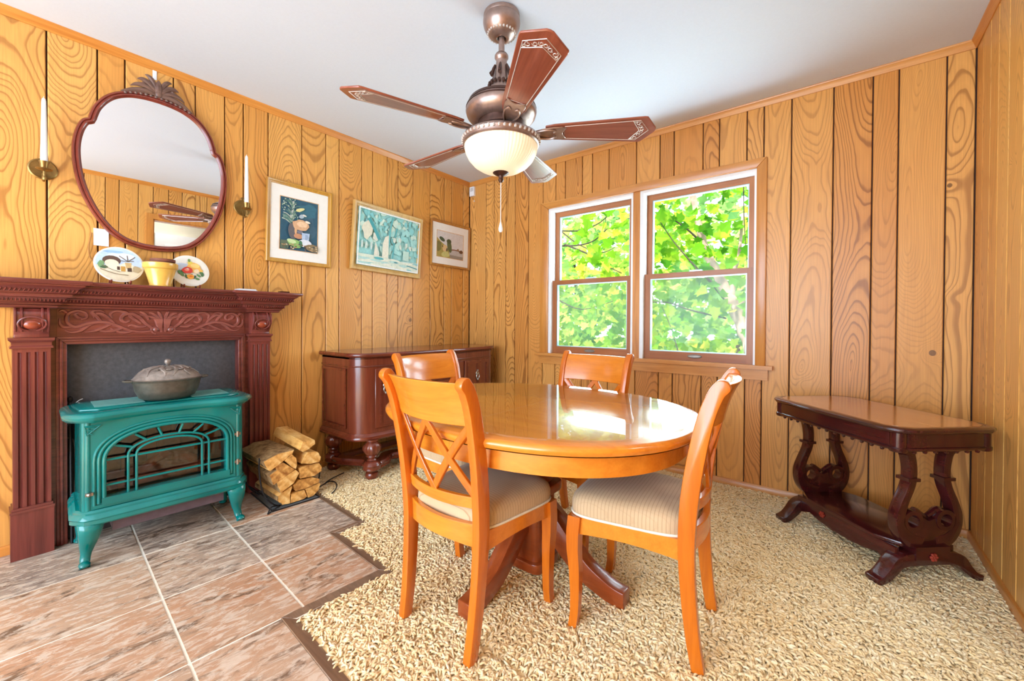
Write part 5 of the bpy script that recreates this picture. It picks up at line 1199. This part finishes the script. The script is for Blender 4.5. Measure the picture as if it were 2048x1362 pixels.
def art3(a, w, h):
    a.poly((214, 208, 206), [(-w, -h), (-w, h), (w, h), (w, -h)]); a.poly((186, 180, 176), [(-w, -h), (-w, -0.045), (w, -0.04), (w, -h)]); a.poly((150, 140, 128), [(-w, -h), (-w, -0.085), (w, -0.09), (w, -h)])
    a.line((130, 84, 52), [(0.01, -0.04), (0.07, -0.035), (w, -0.045)], 0.005); a.blob((104, 70, 44), 0.14, -0.045, 0.024, 0.016, 9, 0.3); a.blob((150, 112, 78), 0.10, -0.03, 0.014, 0.012)
    a.poly((166, 146, 74), [(-w, -h), (-w, 0.055), (-0.12, 0.02), (-0.06, -0.01), (-0.02, -0.05), (0.0, -h)]); a.blob((120, 110, 58), -0.15, -0.02, 0.04, 0.05, 10, 0.2)
    a.blob((216, 180, 128), -0.07, -0.035, 0.034, 0.03, 12, 0.15); a.blob((196, 190, 120), -0.06, -0.09, 0.05, 0.03, 12, 0.15); a.blob((96, 102, 62), -0.012, -0.01, 0.028, 0.062, 14, 0.06, 0.25); a.blob((72, 84, 58), -0.105, 0.045, 0.036, 0.018, 12, 0.05, -0.35); a.blob((78, 84, 52), -0.02, 0.035, 0.030, 0.022); a.blob((66, 60, 36), -0.045, -0.045, 0.008, 0.018, 9, 0, -0.2); a.blob((76, 66, 40), -0.098, -0.02, 0.006, 0.010)
M_gold = wood('gilt_frame', srgb(168, 112, 34), srgb(216, 164, 72), 'z', 0.3, 0.3); M_gold2 = wood('light_oak_frame', srgb(186, 140, 72), srgb(222, 182, 112), 'z', 0.35, 0.2); M_gold3 = wood('red_gilt_frame', srgb(146, 82, 30), srgb(204, 146, 66), 'z', 0.3, 0.3)
picture('framed_picture', 'gold framed still life of a vase and vegetables with wide white mat', -1.669, 1.709, 0.433, 0.538, 0.026, 0, 0, 0.250, 0.345, -0.006, -0.004, -0.6, art1, M_gold)
picture('framed_picture', 'pale wood framed teal painting of trees, hanging slightly crooked', -0.971, 1.703, 0.652, 0.522, 0.040, 0, 0, 0.582, 0.440, 0.0, -0.001, -2.2, art2, M_gold2, 1.6, 0.026)
picture('framed_picture', 'small gold framed animal picture with white mat, nearest the corner', -0.268, 1.779, 0.500, 0.420, 0.022, 0, 0, 0.335, 0.238, -0.006, -0.002, -0.4, art3, M_gold3)
# ---------------------------------------------------------------- plates and pot on the mantel shelf
SH = 1.228
M_china = plain('glazed_china', srgb(238, 234, 222), 0.15, 0, 0.02, 40, 0, 0.4)
def plate(lab, y, r, art, x=0.110, lean=16):
    p = thing('decorative_plate', lab, 'plate', (x, y, SH+0.010), (0, R_(90-lean), 0), 'painted plates on the mantel')
    # local: disc in the XY plane, top edge towards -X, face +Z
    fz = lambda q: 0.004+0.003*(q/r)**3
    b = B(); b.lathe([(0.0, -0.004), (r*0.55, -0.004), (r*0.6, -0.002), (r*0.99, fz(r)-0.003), (r, fz(r)-0.001), (r*0.985, fz(r*0.985)), (r*0.8, fz(r*0.8)), (r*0.55, fz(r*0.55)), (r*0.25, fz(r*0.25)), (0, 0.004)], 44); ob('dish', b, M_china, p, (-r, 0, 0.004))
    a = Art(); art(a, r)
    o = a.build('painting', p, 0.0, put=lambda yy, zz, x_: (-zz-r, yy, 0.0112+x_))
    s = thing('plate_stand', 'small wooden plate stand behind the ' + lab.split(' plate')[0] + ' plate', 'plate stand', (x-0.02, y, SH))
    b = B()
    for q in (-0.035, 0.035): b.tube(bez([(0.050, q, 0.022), (0.046, q, 0.008), (0.02, q, 0.004), (-0.045, q*0.9, 0.004)], 4), 0.0038, 6); b.tube([(-0.012, q, 0.005), (-0.040, q*0.6, 0.09)], 0.0035, 6)
    b.tube([(-0.024, -0.032, 0.04), (-0.024, 0.032, 0.04)], 0.003, 6); ob('easel', b, M_mf, s)
def plart1(a, r):
    a.blob((190, 212, 236), 0, 0.0, r*0.93, r*0.93, 28); a.blob((222, 230, 240), 0.01, 0.045, r*0.55, r*0.18, 14, 0.1); a.blob((150, 186, 226), -0.02, 0.065, r*0.4, r*0.08, 12, 0.1)
    a.poly((226, 214, 186), [(r*0.93*math.cos(t), r*0.93*math.sin(t)) for t in [PI+0.1+(PI-0.2)*k/16 for k in range(17)]])
    a.blob((96, 70, 58), -0.028, 0.018, 0.034, 0.026); a.blob((232, 220, 194), -0.028, 0.004, 0.026, 0.020); a.poly((240, 226, 200), [(-0.055, -0.02), (-0.03, 0.012), (0.0, -0.004), (0.02, 0.012), (0.05, 0.0), (0.06, -0.03), (-0.05, -0.04)])
    for q in ((0.005, 0.02), (0.055, 0.022), (0.03, 0.05), (0.0, 0.045), (0.06, 0.045)): a.line((96, 80, 66), [(0.032, 0.018), ((0.032+q[0])/2, (0.018+q[1])/2), q], 0.0016)
    a.poly((206, 176, 120), [(0.02, 0.012), (0.045, 0.012), (0.04, -0.02), (0.024, -0.02)]); a.poly((84, 60, 44), [(-0.01, -0.03), (-0.01, -0.012), (0.0, -0.012), (0.0, -0.03)]); a.poly((196, 150, 70), [(0.004, -0.036), (0.004, -0.01), (0.02, -0.01), (0.02, -0.036)]); a.poly((70, 54, 44), [(0.028, -0.036), (0.028, -0.016), (0.044, -0.016), (0.044, -0.036)])
    a.blob((120, 160, 110), -0.066, -0.004, 0.012, 0.022, 10, 0.2); a.blob((70, 104, 70), -0.055, -0.02, 0.014, 0.008, 9, 0.3); a.blob((176, 160, 128), 0.062, -0.022, 0.016, 0.018, 10, 0.2); a.line((150, 130, 100), [(-0.07, -0.03), (-0.02, -0.05), (0.03, -0.055)], 0.0018); a.line((120, 106, 84), [(-0.065, -0.01), (-0.03, -0.03), (0.0, -0.04)], 0.0012)
def plart2(a, r):
    a.blob((196, 210, 230), -0.03, 0.02, 0.035, 0.022, 12, 0.1)
    for y, z in ((-0.036, -0.024), (-0.018, -0.035), (0.016, -0.036), (0.038, -0.026), (-0.03, -0.01), (0.052, -0.004), (0.03, -0.045), (0.0, -0.03), (-0.045, -0.014), (0.056, -0.02)): a.blob(random.choice(((70, 110, 70), (96, 140, 84), (60, 90, 76))), y, z, 0.013, 0.007, 8, 0.2, random.uniform(0, 3))
    a.blob((240, 186, 96), 0.02, 0.02, 0.032, 0.028, 12, 0.15); a.blob((250, 214, 130), 0.025, 0.03, 0.020, 0.014, 10, 0.1); a.blob((226, 206, 90), 0.004, 0.045, 0.012, 0.010, 8, 0.2); a.blob((120, 150, 80), 0.0, 0.06, 0.006, 0.010); a.blob((250, 226, 190), 0.03, 0.0, 0.016, 0.012, 9, 0.15)
    a.blob((222, 70, 56), -0.012, 0.002, 0.024, 0.020, 12, 0.12); a.blob((244, 150, 130), -0.014, 0.004, 0.012, 0.009, 9, 0.2); a.blob((250, 220, 210), -0.010, 0.010, 0.006, 0.004); a.blob((240, 170, 60), 0.0, -0.035, 0.016, 0.014, 10, 0.1); a.blob((224, 120, 40), 0.002, -0.033, 0.008, 0.006); a.blob((236, 186, 90), 0.05, 0.004, 0.010, 0.008)
plate('landscape painted plate with arched barn and windmill under a blue sky', -2.585, 0.093, plart1)
plate('white plate painted with red and yellow flowers', -2.300, 0.090, plart2)
M_yel = plain('yellow_ceramic', srgb(226, 178, 84), 0.25, 0, 0.04, 20, 0, 0.4)
pp = thing('flower_pot', 'mustard yellow ceramic flower pot between the two painted plates', 'flower pot', (0.146, -2.437, SH))
b = B(); b.lathe([(0, 0), (0.043, 0), (0.045, 0.004), (0.044, 0.010), (0.064, 0.088), (0.068, 0.090), (0.072, 0.096), (0.073, 0.118), (0.070, 0.121), (0.064, 0.119), (0.058, 0.08), (0, 0.07)], 36); ob('pot_wall', b, M_yel, pp)
for k, (r, z, dx, dy) in enumerate(((0.056, 0.112, 0.002, -0.006), (0.052, 0.128, 0.0, 0.010))):
    d = thing('terracotta_dish', ('lower' if k == 0 else 'upper') + ' dark terracotta saucer stacked inside the yellow flower pot', 'saucer', (0.146+dx, -2.437+dy, SH+z)); b = B(); b.lathe([(0, -0.03), (r*0.7, -0.03), (r*0.8, -0.004), (r, 0.0), (r, 0.014), (r*0.9, 0.015), (r*0.82, 0.004), (0, 0.002)], 26); ob('saucer', b, plain('dark_terracotta', srgb(112, 62, 42), 0.7, 0, 0.2, 30), d)
b = B(); b.box(0.08, 0.16, -0.05, 0.05, 0, 0.008, 0.001); b.box(0.082, 0.158, -0.046, 0.044, 0.008, 0.014, 0.001); tag(ob('paper_stack', b, M_white, loc=(0, -2.035, SH)), 'small stack of white paper on the right end of the mantel', 'paper')
b = B(); b.box(0.06, 0.10, -0.028, 0.028, 0, 0.016, 0.003); tag(ob('dark_box', b, M_mah, loc=(0, -1.80, SH)), 'little dark box at the right tip of the mantel shelf', 'box')
ou = thing('outlet_plate', 'white outlet plate on the wall above the landscape plate', 'outlet', (0.0, -2.638, 1.425)); ob('cover', B().box(0.0, 0.006, -0.028, 0.026, 0, 0.085, 0.002), M_white, ou)
b = B(); b.tube(bez([(0.006, -0.035, 0.06), (0.010, -0.045, 0.0), (0.012, -0.042, -0.06), (0.010, -0.02, -0.10), (0.012, -0.015, -0.19)], 6), 0.003, 6); ob('cord', b, plain('tan_cord', srgb(176, 120, 60), 0.6), ou)
sn = thing('corner_sensor', 'little white sensor box in the ceiling corner', 'sensor', (0.05, -0.001, 2.30)); ob('case', B().box(-0.03, 0.03, -0.022, 0, 0.0, 0.09, 0.006), M_white, sn); ob('lens', B().box(-0.02, 0.02, -0.0235, -0.021, 0.045, 0.08, 0.001), plain('lens_grey', srgb(200, 202, 204), 0.3), sn)
b = B(); b.ball((0.066, -0.004, 2.252), 0.007, 10, 1, 0.6, 1); tag(ob('wall_plug', b, M_white), 'tiny white round plug on the wall below the corner sensor', 'plug')

# ---------------------------------------------------------------- ceiling fan
M_brz = plain('brushed_bronze', srgb(162, 138, 128), 0.32, 0.75, 0.08, 40)
M_brzd = plain('dark_bronze', srgb(84, 60, 52), 0.35, 0.7, 0.1, 40)
M_blade = wood('blade_rosewood', srgb(112, 52, 36), srgb(166, 92, 68), 'x', 0.28, 0.4)
M_inlay = plain('silver_inlay', srgb(214, 204, 196), 0.35, 0.4)
def bowl_mat():
    t = NT('frosted_lamp_glass'); x, y, z = t.sep(t.obj())
    t.set(color=srgb(246, 232, 206), rough=0.35, emit=(1.0, 0.80, 0.52, 1), estr=0.34, spec=0.4); return t.m
fan = thing('ceiling_fan', 'bronze ceiling fan with five red-brown blades and a glowing glass bowl light', 'ceiling fan', (1.708, -1.553, H))
b = B(); b.lathe([(0.074, 0.0), (0.081, -0.006), (0.082, -0.016), (0.080, -0.022), (0.083, -0.028), (0.084, -0.044), (0.080, -0.062), (0.070, -0.082), (0.060, -0.094), (0.054, -0.100), (0.040, -0.108), (0.026, -0.112), (0.020, -0.110), (0.020, -0.09)], 40); cn_ = ob('canopy', b, M_brz, fan)
b = B()
for k in range(26): a = 2*PI*k/26; b.ball((0.061*math.cos(a), 0.061*math.sin(a), -0.091), 0.0055, 6, 1, 1, 1.3)
ob('canopy_beading', b, M_inlay, cn_)
b = B(); b.lathe([(0.0135, -0.08), (0.0135, -0.22)], 16); ob('downrod', b, M_brz, fan)
b = B(); b.lathe([(0.014, -0.175), (0.026, -0.180), (0.031, -0.188), (0.031, -0.198), (0.026, -0.206), (0.024, -0.212), (0.030, -0.26), (0.038, -0.300), (0.050, -0.318), (0.050, -0.330), (0.060, -0.352), (0.064, -0.366)], 28); nk = ob('neck', b, M_brz, fan)
b = B()
for k in range(6):
    a = 2*PI*k/6; c, s = math.cos(a), math.sin(a); b.tube([(0.030*c, 0.030*s, -0.235), (0.038*c, 0.038*s, -0.255), (0.047*c, 0.047*s, -0.285), (0.052*c, 0.052*s, -0.275), (0.046*c, 0.046*s, -0.265)], [0.005, 0.008, 0.008, 0.006, 0.004], 6)
    for q in range(3): aa = a+q*PI/9; b.ball((0.054*math.cos(aa), 0.054*math.sin(aa), -0.322), 0.009, 6, 1, 1, 1.2)
ob('neck_ornament', b, M_brzd, nk)
b = B(); b.lathe([(0.064, -0.362), (0.090, -0.374), (0.122, -0.386), (0.134, -0.396), (0.134, -0.404), (0.142, -0.406), (0.150, -0.416), (0.150, -0.424), (0.156, -0.428), (0.160, -0.442), (0.154, -0.462), (0.138, -0.480), (0.120, -0.490), (0.10, -0.492)], 48); mo = ob('motor_housing', b, M_brz, fan)
b = B(); b.lathe([(0.140, -0.398), (0.146, -0.400), (0.150, -0.408), (0.152, -0.414), (0.146, -0.416)], 48); b.lathe([(0.150, -0.420), (0.157, -0.422), (0.159, -0.428), (0.152, -0.430)], 48); ob('motor_band', b, M_brzd, mo)
b = B(); b.lathe([(0.106, -0.490), (0.106, -0.520), (0.06, -0.524)], 32); ob('vent_ring', b, M_brzd, mo)
b = B(); b.lathe([(0.06, -0.515), (0.09, -0.522), (0.09, -0.534), (0.07, -0.54)], 32); ob('hub', b, M_brz, fan)
def halfw(r): return interp([0.20, 0.24, 0.62], [0.040, 0.050, 0.082], r)
for k in range(5):
    ang = R_(-110+72*k)
    holder = Matrix.Rotation(ang, 4, 'Z') @ Matrix.Translation((0, 0, -0.535)) @ Matrix.Rotation(R_(-12), 4, 'X')
    rr = [0.20, 0.24, 0.30, 0.40, 0.50, 0.62]
    pts = [(r, -halfw(r)) for r in rr] + [(0.632, -0.080), (0.680, -0.012), (0.682, 0.0), (0.680, 0.012), (0.632, 0.080)] + [(r, halfw(r)) for r in rr[::-1]]
    b = B(); b.prism(pts, -0.004, 0.004, 'xy', 0.002, 1); bl = ob('blade', b, M_blade, fan); bl.matrix_local = holder
    b = B(); ins = [(0.285, -0.040), (0.605, -0.064), (0.650, 0.0), (0.605, 0.064), (0.285, 0.040)]
    b.tube([(x, y, -0.0045) for x, y in ins], 0.0016, 6, True)
    random.seed(40+k)
    for s in (-1, 1):                                        # filigree near the tip
        for (x, y, r, a0) in ((0.600, 0.046, 0.011, 0.3), (0.612, 0.026, 0.010, 2.0), (0.622, 0.008, 0.010, 1.2), (0.588, 0.056, 0.007, 2.6)):
            b.tube([(x+r*(1-0.6*q/9)*math.cos(a0+q*0.75), s*(y+r*(1-0.6*q/9)*math.sin(a0+q*0.75)), -0.0045) for q in range(10)], 0.0016, 5)
        b.tube([(0.575, s*0.060, -0.0045), (0.590, s*0.034, -0.0045), (0.604, s*0.012, -0.0045), (0.610, 0, -0.0045)], 0.0016, 5)
    ob('blade_inlay', b, M_inlay, bl)
    b = B(); br = [(0.09, -0.014), (0.15, -0.018), (0.20, -0.034), (0.235, -0.040), (0.270, -0.042), (0.292, -0.034), (0.280, -0.014), (0.276, 0), (0.280, 0.014), (0.292, 0.034), (0.270, 0.042), (0.235, 0.040), (0.20, 0.034), (0.15, 0.018), (0.09, 0.014)]
    b.prism(br, -0.010, -0.004, 'xy', 0.002, 1)
    for s in (-1, 1): b.tube(bez([(0.13, s*0.010, -0.012), (0.18, s*0.026, -0.014), (0.22, s*0.030, -0.013), (0.245, s*0.020, -0.012), (0.235, s*0.010, -0.012)], 4), 0.004, 6)
    bi = ob('blade_iron', b, M_brz, fan); bi.matrix_local = holder
b = B(); b.lathe([(0.07, -0.538), (0.13, -0.545), (0.160, -0.552), (0.172, -0.560), (0.176, -0.570), (0.172, -0.580), (0.172, -0.590), (0.166, -0.596), (0.158, -0.592)], 56); rg_ = ob('lamp_ring', b, M_brz, fan)
b = B()
for k in range(48): a = 2*PI*k/48; b.ball((0.172*math.cos(a), 0.172*math.sin(a), -0.574), 0.0075, 6, 1, 1, 1.2)
ob('ring_ornament', b, M_inlay, rg_)
b = B(); b.lathe([(0.163, -0.588), (0.165, -0.602), (0.160, -0.626), (0.147, -0.652), (0.124, -0.678), (0.092, -0.698), (0.055, -0.711), (0.020, -0.715), (0, -0.715)], 192, ribs=64, amp=0.02); ob('bowl_shade', b, bowl_mat(), fan, ang=80)
b = B(); b.lathe([(0.036, -0.706), (0.037, -0.714), (0.026, -0.722), (0.012, -0.728), (0.010, -0.738), (0.013, -0.745), (0.008, -0.755), (0, -0.757)], 22); ob('finial', b, M_brzd, fan)
b = B(); b.tube([(0, 0, -0.755), (0, 0, -0.935)], 0.0016, 6); pc = ob('pull_chain', b, M_white, fan)
b = B(); b.lathe([(0.0015, -0.93), (0.004, -0.94), (0.009, -0.962), (0.009, -0.972), (0.005, -0.980), (0, -0.982)], 14); ob('pull_drop', b, M_white, pc)
# ---------------------------------------------------------------- trees outside
def leaf_mat(name, stops):
    t = NT(name); t.t.nodes.remove(t.bsdf)
    ri = t.n('ShaderNodeNewGeometry').outputs['Random Per Island']
    pos = t.n('ShaderNodeNewGeometry').outputs['Position']; n = t.noise(pos, 0.9, 2)[0]
    f = t.math('ADD', t.math('MULTIPLY', ri, 0.5), t.math('MULTIPLY_ADD', n, 1.1, -0.3)); c = t.ramp(f, stops)
    d = t.n('ShaderNodeBsdfDiffuse'); tl = t.n('ShaderNodeBsdfTranslucent'); t.l(c, d.inputs[0]); t.l(c, tl.inputs[0])
    m = t.n('ShaderNodeMixShader'); m.inputs[0].default_value = 0.45; t.l(d.outputs[0], m.inputs[1]); t.l(tl.outputs[0], m.inputs[2]); t.l(m.outputs[0], t.out.inputs[0]); return t.m
ML1 = leaf_mat('maple_leaf', [(0.12, srgb(64, 122, 30)), (0.40, srgb(112, 168, 36)), (0.64, srgb(176, 204, 60)), (0.82, srgb(246, 220, 90))])
ML2 = leaf_mat('yellow_green_leaf', [(0.15, srgb(74, 128, 52)), (0.45, srgb(140, 184, 70)), (0.70, srgb(206, 212, 104)), (0.92, srgb(246, 222, 110))])
ML3 = leaf_mat('far_foliage', [(0.2, srgb(96, 142, 84)), (0.5, srgb(146, 184, 104)), (0.8, srgb(206, 222, 142))])  # paler greens: distance haze is put into the leaf colour
M_bark1 = plain('pinkish_bark', srgb(190, 156, 144), 0.9, 0, 0.25, 9, 0.4); M_bark2 = plain('dark_twig', srgb(70, 58, 50), 0.9, 0, 0.2, 20)
SHAPE = [(0, -0.42), (0.22, -0.30), (0.46, -0.34), (0.36, -0.06), (0.56, 0.12), (0.28, 0.18), (0.20, 0.36), (0, 0.62), (-0.20, 0.36), (-0.28, 0.18), (-0.56, 0.12), (-0.36, -0.06), (-0.46, -0.34), (-0.22, -0.30)]
def leaves(pts, size, rng):
    n = len(pts); S = np.array(SHAPE); k = len(S)
    V = np.zeros((n, k+1, 3))
    for i, p in enumerate(pts):
        s = size*rng.uniform(0.7, 1.3)
        nrm = np.array([rng.normal(0.25, 0.45), rng.normal(-0.75, 0.35), rng.normal(0.45, 0.45)]); nrm /= np.linalg.norm(nrm)
        u = np.cross(nrm, rng.normal(size=3)); u /= np.linalg.norm(u); w = np.cross(nrm, u)
        V[i, :k] = p + s*(S[:, :1]*u + S[:, 1:]*w) + s*0.18*np.abs(S[:, :1])*nrm
        V[i, k] = p
    idx = np.arange(k); F = np.stack([np.full(k, k), idx, (idx+1) % k], 1)
    F = (F[None]+(np.arange(n)*(k+1))[:, None, None]).reshape(-1, 3)
    me = bpy.data.meshes.new('foliage'); me.from_pydata(V.reshape(-1, 3).tolist(), [], F.tolist()); return me
rng = np.random.default_rng(5)
def tree(lab, base, trunk, twigs, pts, size, lm, bm_, r0, r1, cat='tree', name='tree'):
    t = thing(name, lab, cat, base, group='trees outside the window')
    o = Vector(base)
    b = B(); c = bez([Vector(p)-o for p in trunk], 4); N = len(c); b.tube(c, [lerp(r0, r1, i/(N-1))*(1+0.12*math.sin(i*1.7)) for i in range(N)], 10); ob('trunk', b, bm_, t, ang=80)
    for w, rr in twigs:
        b = B(); c = bez([Vector(p)-o for p in w], 4); N = len(c); b.tube(c, [lerp(rr, rr*0.4, i/(N-1)) for i in range(N)], 6); ob('branch', b, bm_ if rr > 0.02 else M_bark2, t, ang=80)
    me = leaves(np.array(pts)-np.array(base), size, rng); me.materials.append(lm)
    f = bpy.data.objects.new('foliage', me); COL.objects.link(f); f.parent = t; f['kind'] = 'stuff'; return t
def cloud(n, x0, x1, y0, y1, z0, z1, gap=0.0, sc=0.9, seed=0.0):
    out = []
    while len(out) < n:
        p = np.array([rng.uniform(x0, x1), rng.uniform(y0, y1), rng.uniform(z0, z1)])
        if noise.noise(Vector((p[0]*sc+seed, p[1]*sc, p[2]*sc))) > gap-rng.uniform(0, 0.25): out.append(p)
    return out
GZ = -0.55
tw1 = [([(1.956, 2.2, 1.318), (1.975, 2.2, 1.486), (1.96, 2.22, 1.60), (2.02, 2.25, 1.80), (2.05, 2.3, 2.3)], 0.035), ([(1.99, 2.2, 1.22), (2.086, 2.18, 1.286), (2.16, 2.15, 1.40), (2.3, 2.1, 1.6)], 0.022),
       ([(1.92, 2.15, 1.11), (1.571, 2.0, 1.205), (1.317, 2.0, 1.298), (1.0, 2.0, 1.31)], 0.012), ([(1.80, 2.1, 1.50), (1.62, 2.0, 1.705), (1.51, 2.0, 1.841), (1.368, 2.0, 2.031), (1.2, 2.0, 2.3)], 0.011), ([(1.65, 2.1, 2.0), (1.508, 2.0, 2.159), (1.30, 2.0, 2.33)], 0.014),
       ([(1.55, 2.0, 1.62), (1.30, 1.98, 1.56), (1.0, 2.0, 1.58)], 0.008), ([(2.10, 2.0, 2.7), (2.11, 2.0, 2.2), (2.14, 2.0, 1.7)], 0.007), ([(1.92, 2.1, 1.30), (1.75, 2.0, 1.55), (1.62, 2.0, 1.68)], 0.009), ([(1.45, 2.0, 0.7), (1.36, 2.0, 1.0), (1.25, 2.0, 1.25)], 0.007)]
P1 = cloud(900, 0.2, 3.4, 1.7, 3.0, 1.45, 3.8, 0.0, 1.3) + cloud(320, 0.2, 3.2, 1.8, 3.0, 0.4, 1.5, 0.10, 1.3, 7)
tree('broad-leaved tree with pinkish forked trunk behind the right-hand window', (2.45, 2.2, GZ), [(2.45, 2.2, GZ), (2.30, 2.2, 0.2), (2.173, 2.2, 0.736), (2.099, 2.2, 0.954), (1.998, 2.2, 1.204), (1.956, 2.2, 1.318), (1.841, 2.2, 1.55), (1.76, 2.2, 1.728), (1.667, 2.2, 1.969), (1.61, 2.2, 2.211), (1.563, 2.2, 2.453), (1.493, 2.2, 2.763), (1.40, 2.2, 3.4)], tw1, P1, 0.135, ML1, M_bark1, 0.085, 0.026)
twL = [([(-0.6, 2.5, 2.50), (-0.354, 2.5, 2.453), (-0.097, 2.5, 2.434), (0.187, 2.5, 2.504), (0.4, 2.5, 2.66)], 0.014), ([(-0.7, 2.5, 2.25), (-0.487, 2.5, 2.239), (-0.137, 2.5, 2.215), (0.109, 2.5, 2.261), (0.30, 2.5, 2.40)], 0.016), ([(-0.40, 2.5, 2.25), (-0.265, 2.5, 2.192), (0.03, 2.5, 2.05), (0.27, 2.5, 1.883), (0.52, 2.5, 1.75)], 0.017), ([(-0.45, 2.5, 2.45), (-0.15, 2.5, 2.22), (0.2, 2.5, 2.07), (0.42, 2.5, 2.12)], 0.011), ([(0.25, 2.5, 2.1), (0.26, 2.5, 2.3), (0.28, 2.5, 2.6)], 0.008), ([(-0.5, 2.5, 1.4), (-0.1, 2.5, 1.25), (0.4, 2.5, 1.36)], 0.010)]
P2 = cloud(520, -2.4, 1.1, 2.3, 3.8, 1.7, 4.3, 0.05, 1.2, 3) + cloud(420, -2.4, 1.3, 2.3, 3.8, 0.3, 1.8, 0.08, 1.2, 11)
tree('slender tree with dark twigs behind the left-hand window', (-0.9, 2.6, GZ), [(-0.9, 2.6, GZ), (-0.85, 2.6, 0.8), (-0.72, 2.55, 1.8), (-0.62, 2.5, 2.5), (-0.5, 2.5, 3.4)], twL, P2, 0.125, ML2, M_bark2, 0.06, 0.02)
for lab, bx, by, n, y0, y1, x0, x1, z0, z1, sz, lm in (
    ('yellow-green bushy tree further out behind both windows', -0.4, 5.0, 1500, 4.2, 6.0, -3.4, 2.6, -0.4, 3.0, 0.19, ML2),
    ('hazy far tree on the left beyond the garden', -3.4, 8.0, 900, 7.0, 9.0, -6.0, -1.2, -0.4, 4.2, 0.30, ML3),
    ('hazy far tree on the right beyond the garden', 1.0, 8.0, 900, 7.0, 9.0, -1.0, 3.6, -0.4, 4.6, 0.30, ML3)):
    tree(lab, (bx, by, GZ), [(bx, by, GZ), (bx+0.1, by, 1.5), (bx, by, 3.2)], [], cloud(n, x0, x1, y0, y1, z0, z1, 0.0, 0.7, bx), sz, lm, M_bark2, 0.09, 0.03)
lawn = plain('lawn_grass', srgb(120, 160, 70), 0.95, 0, 0.2, 6, 0.5)
g_ = ob('lawn', B().box(-30, 30, 0.3, 40, GZ-0.1, GZ), lawn); g_['kind'] = 'structure'
